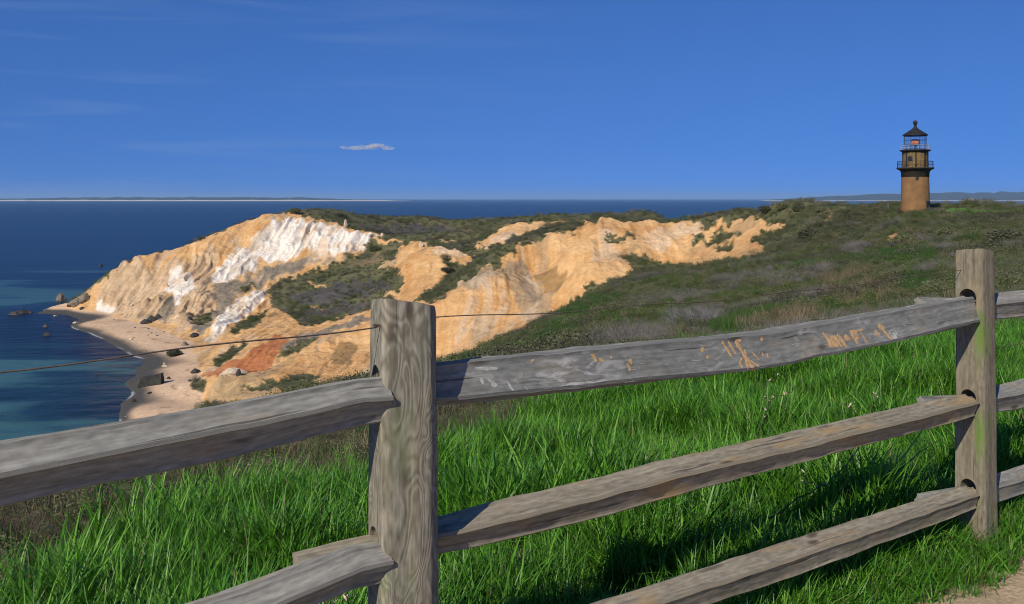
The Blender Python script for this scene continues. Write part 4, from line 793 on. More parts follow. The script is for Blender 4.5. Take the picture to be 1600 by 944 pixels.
# --- tall grass behind the fence
G = [blades("grass_source_%s" % c, 25, 0.075, 0.08, 0.285, 0.0080, 0.8, 5, M_GRASS, 100 + i, 0.8, 0.15) for i, c in enumerate('abcdef')]
G.append(blades("grass_source_g", 7, 0.08, 0.12, 0.36, 0.0042, 0.9, 5, M_DRY, 120, 1.0, 0.3))
x, y = sample(88000, 1.0, 14, -1.0, 1.25)
ed = np.interp(x / y, EDGE_U, EDGE_D) * (1 + 0.05 * rng.normal(size=len(x)))
o_ = fence_off(x, y)
patch = fbm(x / 0.5, y / 0.5, 3, 201)
keep = (y < ed) & (o_ > -0.02) & (patch + rng.uniform(-.5, .5, len(x)) > -0.45)
x, y, o_, patch = x[keep], y[keep], o_[keep], patch[keep]
near_f = smooth(0.0, 0.5, o_)
sc = (0.55 + 0.45 * near_f) * (0.88 + 0.95 * patch) * rng.uniform(0.75, 1.2, len(x)) * np.interp(y, [3, 9, 13], [1.0, 1.05, 1.15])
scatter("tall_grass", "lush bright green grass growing thickly behind the rail fence", "grass", x, y, np.stack([sc, sc, sc * rng.uniform(.85, 1.15, len(x))], 1), np.where(rng.uniform(0, 1, len(x)) < 0.07, 6, rng.integers(0, 6, len(x))), G, 0.14)
# --- short weeds at the foot of the fence on the path side
W = [blades("weed_source_%s" % c, 16, 0.05, 0.03, 0.13, 0.006, 0.9, 4, M_GRASS, 140 + i, 1.0, 0.3) for i, c in enumerate('abc')]
W.append(blades("weed_source_d", 9, 0.05, 0.03, 0.12, 0.003, 0.9, 3, M_DRY, 150, 1.0, 0.5))
W.append(twigs("weed_source_e", 5, 0.08, 0.09, 0.0015, M_TWIG_BR, 151))
x = rng.uniform(-1.5, 5.5, 9000); o_ = rng.uniform(-0.36, 0.12, 9000)
X0 = -0.28 + x * FX - o_ * FY; Y0 = 2.45 + x * FY + o_ * FX
keep = (Y0 > 1) & (rng.uniform(0, 1, 9000) < smooth(-0.27, -0.06, o_ + 0.07 * fbm(x * 3, x * 0, 3, 6)))
X0, Y0, o_ = X0[keep], Y0[keep], o_[keep]
scatter("verge_weeds", "short weeds and dry litter at the foot of the fence by the path", "weeds", X0, Y0, rng.uniform(.6, 1.25, len(X0)) * (0.75 + 0.5 * smooth(-.3, 0.05, o_)),
        rng.choice(5, len(X0), p=[.25, .25, .22, .18, .10]), W, 0.2)

# --- scrub over the slopes
S = [leaves("scrub_source_a", 420, 0.62, 0.62, 0.030, M_LEAF, 301), leaves("scrub_source_b", 420, 0.7, 0.5, 0.034, M_LEAF_DK, 302, 6),
     leaves("scrub_source_c", 360, 0.55, 0.62, 0.030, M_LEAF_GR, 303, 4), twigs("scrub_source_d", 42, 0.7, 0.72, 0.005, M_TWIG, 304), twigs("scrub_source_e", 42, 0.7, 0.6, 0.005, M_TWIG_BR, 305)]
VEGS = [ID[k] for k in ('veg', 'brush', 'dry', 'meadow', 'lime', 'lawn')]
def on(x, y, kinds): return np.isin(grid_at(mat_id, x, y), [ID[k] for k in kinds])
xs, ys, ss, ps = [], [], [], []
for (cnt, a, b_, s0, s1) in ((9000, 3.6, 14, .22, .42), (15000, 12, 30, .35, .7), (20000, 28, 75, .6, 1.3), (26000, 70, 165, .9, 2.0), (30000, 150, 300, 1.1, 2.4), (22000, 280, 455, 1.3, 2.8)):
    x, y = sample(cnt, a, b_)
    ed = np.interp(x / y, EDGE_U, EDGE_D)
    k = on(x, y, ('veg', 'brush')) & (y > ed * 0.98) & (grid_z(x, y) > 1.6)
    k |= on(x, y, ('meadow', 'lime')) & (rng.uniform(0, 1, cnt) < 0.10)
    k |= on(x, y, ('dry',)) & (rng.uniform(0, 1, cnt) < 0.45)
    k &= fbm(x / 7 + 9, y / 7, 3, 241) + 0.3 * rng.normal(size=cnt) > -0.34
    x, y = x[k], y[k]
    big_ = fbm(x / 9, y / 9, 3, 211)
    s = (s0 + (s1 - s0) * rng.uniform(0, 1, len(x)) ** 1.6) * (1 + 0.75 * big_)
    isb = on(x, y, ('brush',)) | (fbm(x / 6, y / 6, 3, 221) > 0.32) 
    sp = fbm(x / 11 + 40, y / 11, 4, 231) + 0.22 * rng.normal(size=len(x))
    base_ = np.where(sp < -0.12, 1, np.where(sp > 0.27, 2, 0))
    pk = np.where(isb & (rng.uniform(0, 1, len(x)) < 0.6), 3, np.where(rng.uniform(0, 1, len(x)) < .06, 4, base_))
    nearleft = (y < 14) & (rng.uniform(0, 1, len(x)) < 0.8)
    pk = np.where(nearleft, rng.choice((4, 0, 1), len(x), p=[.5, .35, .15]), pk)
    xs.append(x); ys.append(y); ss.append(s); ps.append(pk)
x, y, s, p = map(np.concatenate, (xs, ys, ss, ps))
scatter("scrub", "low olive and grey scrub covering the slopes of the headland", "scrub", x, y, np.stack([s, s, s * rng.uniform(.55, 1.0, len(s))], 1), p, S, 0.1)
# --- dry and green bunch grass among the scrub
B = [blades("bunch_source_a", 40, 0.25, 0.2, 0.6, 0.012, 0.6, 4, M_DRY, 321), blades("bunch_source_b", 40, 0.3, 0.15, 0.5, 0.012, 0.7, 4, M_MEADOW, 322), blades("bunch_source_c", 40, 0.3, 0.12, 0.45, 0.014, 0.7, 4, M_MEADOW, 323)]
xs, ys, ss, ps = [], [], [], []
for (cnt, a, b_, s0, s1) in ((5000, 4, 16, .3, .6), (16000, 14, 50, .6, 1.1), (26000, 45, 120, .9, 1.6), (20000, 110, 220, 1.2, 2.2)):
    x, y = sample(cnt, a, b_)
    ed = np.interp(x / y, EDGE_U, EDGE_D)
    r_ = rng.uniform(0, 1, cnt)
    dry = (on(x, y, ('dry',)) & (r_ < .26)) | (on(x, y, ('veg',)) & (r_ < .055))
    grn = on(x, y, ('meadow', 'lime', 'lawn')) | (on(x, y, ('veg',)) & (r_ > .86))
    k = (dry | grn) & (y > ed)
    xs.append(x[k]); ys.append(y[k]); ss.append(rng.uniform(s0, s1, k.sum()) * np.where(on(x[k], y[k], ('lawn',)), .35, 1.0)); ps.append(np.where(dry[k], 0, rng.integers(1, 3, k.sum())))
x, y, s, p = map(np.concatenate, (xs, ys, ss, ps))
scatter("bunch_grass", "patches of green and straw coloured grass among the scrub", "grass", x, y, s, p, B, 0.15)

# ------------------------------------------------------------------ single shrubs
shrub_meshes = []
for i in range(4):
    src = leaves("foliage", 2600, 1.0, 1.0, 0.07, M_LEAF if i % 2 else M_LEAF_DK, 400 + i, 8)
    stm = twigs("stem", 14, 0.3, 0.6, 0.014, M_TWIG_BR, 410 + i, 2)
    shrub_meshes.append((src.data, stm.data))
def shrub(i, x, y, w, h, label, group=None, name="shrub"):
    o = thing(name, label, "shrub", (x, y, gz(x, y) - 0.1), random.uniform(0, 6.28), group)
    for nm, me_ in zip(("foliage", "stem"), shrub_meshes[i % 4]):
        c = bpy.data.objects.new(nm, me_); C.objects.link(c); c.parent = o
    o.scale = (w, w, h)
    return o
SK = "shrubs on the skyline left of the lighthouse"
shrub(0, 57.58, 218.10, 1.9, 2.0, "rounded dark shrub at the left end of the skyline row, farthest from the lighthouse", SK)
shrub(1, 59.39, 211.10, 1.9, 2.2, "tallest rounded skyline shrub, a short way left of the lighthouse", SK)
shrub(2, 60.89, 204.80, 1.8, 2.1, "rounded skyline shrub beside the tallest one, on its right", SK)
shrub(3, 60.91, 188.76, 1.3, 1.1, "low wide skyline shrub between the rounded shrubs and the grey ones", SK)
shrub(0, 63.44, 173.98, 1.0, 1.1, "small grey skyline shrub left of the pale post", SK)
shrub(1, 64.21, 169.57, 1.3, 1.2, "grey boxy skyline shrub next to the pale post", SK)
shrub(2, 66.35, 164.52, 0.9, 1.0, "grassy little shrub against the left foot of the lighthouse", SK)
shrub(3, 49.26, 191.42, 2.2, 2.4, "large dark round bush at the right edge of the orange scarp")
shrub(0, 50.38, 161.48, 2.6, 2.0, "broad dark bush on the slope below the skyline shrubs")
shrub(1, 48.89, 108.16, 2.2, 1.5, "dark wide bush on the slope right of the lighthouse")
shrub(2, 47.03, 91.03, 2.3, 1.6, "dark bush above the fence at the right edge")
shrub(3, 43.98, 106.41, 2.0, 1.3, "dark low bush below the lighthouse on the slope")
shrub(0, -17.93, 268.99, 2.6, 1.6, "dark shrub alone on the orange mound behind the near post")
shrub(1, -51.95, 359.10, 3.0, 2.6, "dark shrub at the right end of the white cliff face")
shrub(2, -84.47, 239.96, 2.4, 2.0, "dark round bush alone on the beach sand")
shrub(3, -90.28, 400.66, 3.2, 2.6, "bush on the crest just right of the white cliff top")
shrub(0, -73.30, 407.25, 3.0, 2.2, "bush on the crest further right of the white cliff top")

# the silvery bare bush on the near slope
bx, by = 6.86, 36.09
o = thing("bare_bush", "silvery leafless bush with upright branches on the near slope", "bush", (bx, by, gz(bx, by)))
st = twigs("branch", 34, 1.7, 1.2, 0.011, M_SILVER, 431, 4)
C.objects.link(st); st.parent = o
st2 = twigs("twig", 60, 1.9, 1.0, 0.006, M_SILVER, 432, 4)
C.objects.link(st2); st2.parent = o

# ------------------------------------------------------------------ rocks on the shore and slopes
def rock(x, y, sx_, sy_, sz_, seed, mat, label, group=None, name="rock", sink=0.3, zz=None, rz=None):
    bm = bmesh.new()
    bmesh.ops.create_icosphere(bm, subdivisions=4, radius=1)
    for v in bm.verts:
        p = v.co.copy()
        q = 1 + 0.42 * mnoise.noise(p * 1.1 + Vector((seed * 7.3, 0, 0))) + 0.16 * mnoise.noise(p * 3 + Vector((0, seed * 3.1, 0))) + 0.06 * mnoise.noise(p * 8)
        p = p * q
        for ax in (Vector((.8, .3, .5)), Vector((-.5, .7, .5)), Vector((.1, -.9, .4)), Vector((-.7, -.5, .5))):   # facets
            ax = ax.normalized(); t = p.dot(ax) - 0.74
            if t > 0: p -= ax * t * 0.8
        v.co = (p.x * sx_, p.y * sy_, p.z * sz_)
    o = obj(name, bm, mat, None, False)
    base = max(gz(x, y), -0.3) if zz is None else zz
    o.location = (x, y, base + sz_ * (1 - 2 * sink) * 0.5)
    o.rotation_euler = (0, 0, random.uniform(0, 6.28) if rz is None else rz)
    return tag(o, label, "rock", group)
OFF = "dark rocks awash off the point"
rock(-171.27, 330.20, 3.0, 1.6, 1.1, 1, M_ROCK_DK, "biggest dark rock awash off the tip of the beach, farthest out", OFF)
rock(-170.60, 334.07, 2.6, 1.5, 1.3, 2, M_ROCK_DK, "dark rock between the outermost one and the beach tip", OFF)
rock(-168.71, 335.63, 2.2, 1.2, 0.9, 3, M_ROCK_DK, "dark low rock touching the tip of the beach", OFF)
rock(-145.18, 298.72, 1.1, 1.0, 0.9, 4, M_ROCK_DK, "upper of two small dark rocks in the water beside the beach", OFF)
rock(-135.95, 280.51, 1.2, 1.0, 1.0, 5, M_ROCK_DK, "lower of two small dark rocks in the water beside the beach", OFF)
rock(-243.04, 566.97, 2.2, 1.3, 1.2, 6, M_ROCK_DK, "lone dark rock in open water behind the point", None, zz=-0.2)
rock(-93.78, 217.08, 0.9, 0.7, 0.4, 7, M_ROCK_DK, "small brown rock just under the wire in the shallows", None)
rock(-176.42, 375.35, 1.9, 1.6, 2.6, 8, M_ROCK, "upright brown boulder standing on the beach tip", None)
rock(-154.92, 342.75, 2.8, 1.8, 1.6, 9, M_ROCK, "broad boulder at the foot of the bluff by the beach tip", None)
rock(-151.70, 341.15, 2.2, 2.0, 2.2, 10, M_ROCK, "boulder leaning on the bluff foot behind the broad one", None)
rock(-158.03, 343.55, 1.5, 1.3, 0.9, 11, M_ROCK_DK, "low dark boulder on the sand in front of the broad one", None)
rock(-150.72, 336.42, 1.0, 0.8, 0.6, 12, M_ROCK_DK, "small dark stone on the sand below the bluff point", None)
rock(-155.36, 326.38, 0.7, 0.6, 0.4, 13, M_ROCK_PALE, "small pale stone on the sand near the beach tip", None)
rock(-139.67, 307.19, 0.9, 0.6, 0.4, 14, M_ROCK_PALE, "flat pale stone on the narrow part of the beach", None)
rock(-105.71, 266.49, 0.7, 0.6, 0.45, 15, M_ROCK_PALE, "white stone at the edge of the wet sand", None)
rock(-113.65, 298.03, 1.8, 1.3, 1.1, 16, M_ROCK_DK, "dark boulder at the left of the slump pile on the beach", None)
rock(-113.17, 301.52, 1.5, 1.2, 1.4, 17, M_ROCK_DK, "dark boulder on top of the slump pile on the beach", None)
rock(-111.68, 302.93, 1.4, 1.1, 1.3, 18, M_ROCK_DK, "dark boulder at the right of the slump pile on the beach", None)
rock(-116.53, 302.93, 1.0, 0.8, 0.6, 19, M_ROCK_PALE, "pale block lying beside the slump pile", None)
rock(-87.71, 265.25, 1.6, 1.0, 0.8, 20, M_ROCK_DK, "dark flat rock on the upper beach under the white streak", None)
rock(-81.09, 261.57, 0.9, 0.7, 0.6, 21, M_ROCK_PALE, "white block at the foot of the white streak", None)
rock(-86.45, 253.76, 1.2, 0.8, 0.8, 22, M_ROCK, "orange boulder on the beach next to the round bush", None)
rock(-70.34, 213.57, 1.0, 0.7, 0.8, 23, M_ROCK_DK, "dark boulder at the tip of the red clay", None)
rock(-81.57, 225.33, 0.8, 0.5, 0.35, 24, M_ROCK_PALE, "pale stone on the wet sand right of the concrete block", None)
rock(-74.56, 208.65, 0.5, 0.4, 0.4, 25, M_ROCK_DK, "small dark stone on the sand right of the concrete block", None)
rock(-73.85, 187.45, 0.6, 0.5, 0.5, 26, M_ROCK_DK, "small dark stone on the wet sand below the concrete block", None)
rock(-73.25, 194.11, 0.7, 0.4, 0.3, 27, M_ROCK_DK, "drift coloured flat stone on dry sand below the concrete block", None)
rock(-53.98, 189.64, 0.5, 0.6, 1.0, 28, M_ROCK_DK, "dark pointed rock on the mound above the beach", None)
rock(-55.64, 191.86, 2.4, 1.6, 0.9, 29, M_ROCK_PALE, "cream coloured block on the mound beside the dark pointed rock", None)
rock(-67.06, 386.90, 0.8, 0.8, 1.9, 30, M_ROCK_PALE, "pale pinnacle standing on the rim of the white cliff", None, sink=0.1)
rock(-50.68, 374.48, 1.0, 0.9, 0.9, 31, M_ROCK_PALE, "pale lump on the cliff rim right of the pinnacle", None)
rock(-31.55, 333.30, 1.0, 0.9, 1.4, 32, M_ROCK_PALE, "orange lump on the rim left of the orange mound", None)

def pebble(nm, seed):
    bm = bmesh.new(); bmesh.ops.create_icosphere(bm, subdivisions=2, radius=1)
    for v in bm.verts: v.co = v.co * (1 + .45 * mnoise.noise(v.co * 1.3 + Vector((seed, 0, 0)))); v.co.z *= .6
    me_ = bpy.data.meshes.new(nm); bm.to_mesh(me_); bm.free(); me_.materials.append((M_ROCK_DK, M_ROCK, M_ROCK_PALE)[seed % 3])
    return bpy.data.objects.new(nm, me_)
x, y = sample(5200, 150, 350, -0.52, -0.25)
zq = grid_z(x, y)
k = on(x, y, ('sand',)) & (zq > 0.15) & (rng.uniform(0, 1, len(x)) < np.where(zq > 1.5, .3, .07))
x, y = x[k], y[k]
scatter("beach_stones", "loose stones strewn over the beach sand", "stones", x, y, 0.08 + 0.4 * rng.uniform(0, 1, len(x)) ** 4, rng.choice(3, len(x), p=[.4, .35, .25]), [pebble("beach_stone_source_%s" % 'abc'[i], i) for i in range(3)], 0.3)

# concrete remains on the beach
cx, cy = -76.11, 202.43
bm = bmesh.new()
q = [(-2.6, -1.1, -0.6), (2.2, -1.1, -0.4), (2.4, 1.2, -0.4), (-2.4, 1.2, -0.6), (-1.9, -0.9, 1.15), (2.25, -1.0, 2.1), (2.35, 1.1, 2.05), (-1.7, 1.0, 1.3)]
vs_ = [bm.verts.new(p) for p in q]
for f in ((0, 1, 2, 3), (4, 5, 6, 7), (0, 1, 5, 4), (1, 2, 6, 5), (2, 3, 7, 6), (3, 0, 4, 7)): bm.faces.new([vs_[i] for i in f])
bmesh.ops.recalc_face_normals(bm, faces=bm.faces)
bmesh.ops.subdivide_edges(bm, edges=bm.edges, cuts=7, use_grid_fill=True)
for v in bm.verts: v.co += 0.12 * Vector((mnoise.noise(v.co * 0.9), mnoise.noise(v.co * 0.9 + Vector((9, 0, 0))), mnoise.noise(v.co * 1.3 + Vector((0, 9, 0)))))
o = obj("concrete_block", bm, M_CONC)
o.location = (cx, cy, gz(cx, cy) + 0.35); o.rotation_euler = (0, 0, R(8))
tag(o, "big slanting dark concrete block half sunk in the wet sand", "concrete block")

# ------------------------------------------------------------------ lighthouse
LX, LY = 69.42, 165.28
LZ = gz(LX, LY) - 0.3
m, n, l, b = new_mat("brown_brick")
tcx = N(n, "ShaderNodeTexCoord")
sep = N(n, "ShaderNodeSeparateXYZ"); l.new(tcx.outputs['Object'], sep.inputs[0])
an = N(n, "ShaderNodeMath", operation='ARCTAN2'); l.new(sep.outputs['Y'], an.inputs[0]); l.new(sep.outputs['X'], an.inputs[1])
am = N(n, "ShaderNodeMath", operation='MULTIPLY'); am.inputs[1].default_value = 2.3; l.new(an.outputs[0], am.inputs[0])
cmb = N(n, "ShaderNodeCombineXYZ"); l.new(am.outputs[0], cmb.inputs[0]); l.new(sep.outputs['Z'], cmb.inputs[1])
bt = N(n, "ShaderNodeTexBrick"); bt.inputs['Scale'].default_value = 4.0; bt.inputs['Mortar Size'].default_value = 0.015
bt.inputs['Color1'].default_value = (0.205, 0.106, 0.036, 1); bt.inputs['Color2'].default_value = (0.25, 0.130, 0.045, 1); bt.inputs['Mortar'].default_value = (0.18, 0.125, 0.07, 1)
l.new(cmb.outputs[0], bt.inputs['Vector'])
zz = N(n, "ShaderNodeTexNoise"); zz.inputs['Scale'].default_value = 0.8; zz.inputs['Detail'].default_value = 7; l.new(tcx.outputs['Object'], zz.inputs['Vector'])
mr = N(n, "ShaderNodeMapRange"); mr.inputs['From Min'].default_value = .3; mr.inputs['From Max'].default_value = .7; mr.inputs['To Min'].default_value = .75; mr.inputs['To Max'].default_value = 1.2
l.new(zz.outputs['Fac'], mr.inputs['Value'])
sc_ = N(n, "ShaderNodeVectorMath", operation='SCALE'); l.new(bt.outputs[0], sc_.inputs[0]); l.new(mr.outputs[0], sc_.inputs['Scale']); l.new(sc_.outputs[0], b.inputs['Base Color'])
b.inputs['Roughness'].default_value = 0.9
M_BRICK = m
M_IRON = noise_mat("dark_iron", (0.012, 0.012, 0.011), (0.035, 0.032, 0.028), 2, 0.6, 0.2)
M_STONE = noise_mat("brown_stone", (0.03, 0.025, 0.017), (0.06, 0.047, 0.03), 1.5, 0.85, 0.3)
M_STONE_LT = noise_mat("grey_trim", (0.09, 0.085, 0.07), (0.15, 0.14, 0.12), 2, 0.8, 0)
M_BLUEGREY = noise_mat("pale_railing_paint", (0.32, 0.36, 0.42), (0.42, 0.46, 0.52), 2, 0.5, 0)
M_WATCH = noise_mat("olive_brick", (0.14, 0.094, 0.038), (0.22, 0.145, 0.057), 1.2, 0.85, 0.3)
m, n, l, b = new_mat("lantern_glass")
tr = N(n, "ShaderNodeBsdfTransparent"); tr.inputs[0].default_value = (0.93, 0.95, 0.97, 1)
gl = N(n, "ShaderNodeBsdfGlossy"); gl.inputs['Roughness'].default_value = 0.02
mx = N(n, "ShaderNodeMixShader"); mx.inputs[0].default_value = 0.10
l.new(tr.outputs[0], mx.inputs[1]); l.new(gl.outputs[0], mx.inputs[2]); l.new(mx.outputs[0], n['Material Output'].inputs[0])
M_GLASS = m
M_LENS = noise_mat("orange_lens", (0.66, 0.20, 0.035), (0.74, 0.25, 0.05), 3, 0.9, 0, 6, 0.05)
M_PALE = noise_mat("white_paint", (0.6, 0.6, 0.58), (0.75, 0.75, 0.72), 3, 0.6, 0)

def lathe(prof, seg=48):
    bm = bmesh.new(); rows = []
    for r_, z in prof:
        rows.append([bm.verts.new((r_ * math.cos(2 * math.pi * k / seg), r_ * math.sin(2 * math.pi * k / seg), z)) for k in range(seg)] if r_ > 1e-4 else [bm.verts.new((0, 0, z))])
    for a, b_ in zip(rows, rows[1:]):
        for k in range(seg):
            k2 = (k + 1) % seg
            if len(a) == 1 and len(b_) == 1: continue
            if len(b_) == 1: bm.faces.new((a[k], a[k2], b_[0]))
            elif len(a) == 1: bm.faces.new((a[0], b_[k2], b_[k]))
            else: bm.faces.new((a[k], a[k2], b_[k2], b_[k]))
    return bm

def add_box(bm, c, s, rz=0, taper=1.0):
    mt = Matrix.Translation(c) @ Matrix.Rotation(rz, 4, 'Z')
    vv = [bm.verts.new(mt @ Vector((x * s[0] / 2 * (taper if z > 0 else 1), y * s[1] / 2 * (taper if z > 0 else 1), z * s[2] / 2))) for x in (-1, 1) for y in (-1, 1) for z in (-1, 1)]
    for f in ((0, 1, 3, 2), (4, 6, 7, 5), (0, 4, 5, 1), (2, 3, 7, 6), (0, 2, 6, 4), (1, 5, 7, 3)): bm.faces.new([vv[i] for i in f])

def add_tube(bm, pts, rad, seg=6, cap=True):
    pts = [Vector(p) for p in pts]; rows = []
    rads = rad if isinstance(rad, (list, tuple)) else [rad] * len(pts)
    for i, p in enumerate(pts):
        d = (pts[min(i + 1, len(pts) - 1)] - pts[max(i - 1, 0)]).normalized()
        s = d.cross(Vector((0.12, 0.2, 0.97))); s = s.normalized() if s.length > 1e-4 else Vector((1, 0, 0)); t = d.cross(s)
        rows.append([bm.verts.new(p + (s * math.cos(6.28318 * k / seg) + t * math.sin(6.28318 * k / seg)) * rads[i]) for k in range(seg)])
    for a, b_ in zip(rows, rows[1:]):
        for k in range(seg): bm.faces.new((a[k], a[(k + 1) % seg], b_[(k + 1) % seg], b_[k]))
    if cap:
        bm.faces.new(rows[0][::-1]); bm.faces.new(rows[-1])

lh = thing("lighthouse", "brown brick lighthouse with dark galleries and glazed lantern on the hilltop", "lighthouse", (LX, LY, LZ))
TOCAM = math.atan2(-LY, -LX)                  # bearing back towards the overlook
obj("tower", lathe([(2.36, -0.8), (2.36, 0), (2.34, 1), (2.28, 4), (2.22, 6.35)]), M_BRICK, lh, True)
cor = obj("cornice", lathe([(2.24, 6.35), (2.26, 6.36), (2.26, 7.0), (2.30, 7.02), (2.30, 7.2), (2.5, 7.5), (2.95, 7.72), (3.02, 7.78), (3.02, 7.98), (0.5, 8.0)]), M_STONE, lh, True)
for p in cor.data.polygons: p.use_smooth = abs(p.normal.z) < 0.2
obj("watch_room", lathe([(2.02, 7.99), (2.02, 10.72)], 16), M_WATCH, lh)
bm = bmesh.new()
for k in range(8):
    a = TOCAM + 0.05 + k * math.pi / 4
    add_box(bm, (2.02 * math.cos(a), 2.02 * math.sin(a), 9.35), (0.16, 0.24, 2.7), a)
obj("pilaster", bm, M_IRON, lh)
obj("upper_deck", lathe([(2.0, 10.62), (2.35, 10.78), (2.5, 10.86), (2.5, 11.02), (0.3, 11.03)]), M_IRON, lh)
# windows and door
def at_ang(a, r_, z): return (r_ * math.cos(a), r_ * math.sin(a), z)
wa = TOCAM - 0.42
bm = bmesh.new(); add_box(bm, at_ang(wa, 1.98, 9.45), (0.22, 0.95, 1.05), wa); wf = obj("window", bm, M_STONE_LT, lh)
bm = bmesh.new(); add_box(bm, at_ang(wa, 2.02, 9.45), (0.2, 0.72, 0.82), wa); obj("pane", bm, M_IRON, wf)
a = TOCAM + 0.14
bm = bmesh.new(); add_box(bm, at_ang(a, 2.2, 6.05), (0.14, 0.5, 0.6), a); obj("window", bm, M_IRON, lh)
a = TOCAM + 1.06
bm = bmesh.new(); add_box(bm, at_ang(a, 2.32, 1.25), (0.2, 0.95, 1.9), a); obj("door", bm, M_IRON, lh)
# railings: one mesh per gallery
def railing(r_, z0, h, nb, nr_, bars):
    bm = bmesh.new()
    for q in range(nr_):
        z = z0 + h * (q + 1) / nr_
        ring = [(r_ * math.cos(t), r_ * math.sin(t), z) for t in np.linspace(0, 2 * math.pi, 49)]
        add_tube(bm, ring, 0.032, 5, False)
    for k in range(nb):
        a = 2 * math.pi * k / nb + .1
        add_tube(bm, [at_ang(a, r_, z0), at_ang(a, r_, z0 + h)], bars, 5)
    return bm
obj("gallery_rail", railing(2.86, 7.98, 1.05, 28, 2, 0.025), M_IRON, lh)
obj("gallery_rail", railing(2.42, 11.02, 0.75, 20, 2, 0.022), M_BLUEGREY, lh)
# lantern
gl_ = obj("lantern_glass", lathe([(1.80, 11.03), (1.80, 13.45)], 12), M_GLASS, lh)
bm = bmesh.new()
for k in range(12):
    a = 2 * math.pi * k / 12
    add_tube(bm, [at_ang(a, 1.83, 11.03), at_ang(a, 1.83, 13.5)], 0.022 if k % 3 else 0.05, 5)
for z in (11.1, 11.9, 12.7, 13.4):
    add_tube(bm, [at_ang(t, 1.83, z) for t in np.linspace(0, 2 * math.pi, 13)], 0.026, 5, False)
obj("glazing_bar", bm, M_STONE, lh)
obj("lens", lathe([(0, 11.72), (0.42, 11.76), (0.72, 12.0), (0.80, 12.32), (0.72, 12.64), (0.42, 12.88), (0, 12.92)], 24), M_LENS, lh, True)
obj("lens_stand", lathe([(0.34, 11.03), (0.2, 11.1), (0.16, 11.7), (0.3, 11.76), (0, 11.77)], 16), M_IRON, lh)
rf = obj("roof", lathe([(1.7, 13.42), (2.02, 13.46), (2.06, 13.56), (2.0, 13.66), (1.3, 14.12), (0.55, 14.62), (0.3, 14.9), (0.24, 15.05)], 16), M_IRON, lh)
obj("vent_ball", lathe([(0.24, 15.0), (0.24, 15.45), (0.34, 15.55), (0.38, 15.75), (0.3, 15.98), (0.12, 16.1), (0, 16.12)], 16), M_IRON, rf, True)

# pale post by the lighthouse
px_, py_ = 65.70, 167.61
bm = bmesh.new(); add_box(bm, (0, 0, 0.85), (0.2, 0.2, 2.0), .3, .92); add_box(bm, (0, 0, 1.88), (0.26, 0.26, 0.1), .3, .6)
o = obj("marker_post", bm, M_STONE_LT); o.location = (px_, py_, gz(px_, py_) - .2)
tag(o, "short pale marker post on the skyline left of the lighthouse", "post")

# sunlit building on the far shore
hx, hy = (1518 - 800) / 1500 * 14450, 14450
hs_ = thing("shore_house", "tiny orange sunlit building on the far shore right of the lighthouse", "house", (hx, hy, 0), 0.4)
M_HWALL = noise_mat("ochre_wall", (0.62, 0.36, 0.16), (0.72, 0.44, 0.2), 0.05, 0.9, 0)
bm = bmesh.new(); add_box(bm, (0, 0, 14), (72, 34, 30)); obj("wall", bm, M_HWALL, hs_)
bm = bmesh.new()
rv = [bm.verts.new(p) for p in ((-40, -20, 29), (40, -20, 29), (40, 20, 29), (-40, 20, 29), (-40, 0, 42), (40, 0, 42))]
for f in ((0, 1, 5, 4), (2, 3, 4, 5), (0, 4, 3), (1, 2, 5), (0, 3, 2, 1)): bm.faces.new([rv[i] for i in f])
obj("roof", bm, M_ROCK, hs_)

# ------------------------------------------------------------------ the split rail fence
FZ = 38.45
fence = thing("split_rail_fence", "weathered grey split rail fence with carved rails along the path", "fence", (-0.28, 2.45, FZ), R(35.84))

def set_grain(me_, vals, nm='grain'):
    a = me_.attributes.new(nm, 'FLOAT_VECTOR', 'POINT'); a.data.foreach_set('vector', np.asarray(vals, np.float32).ravel())

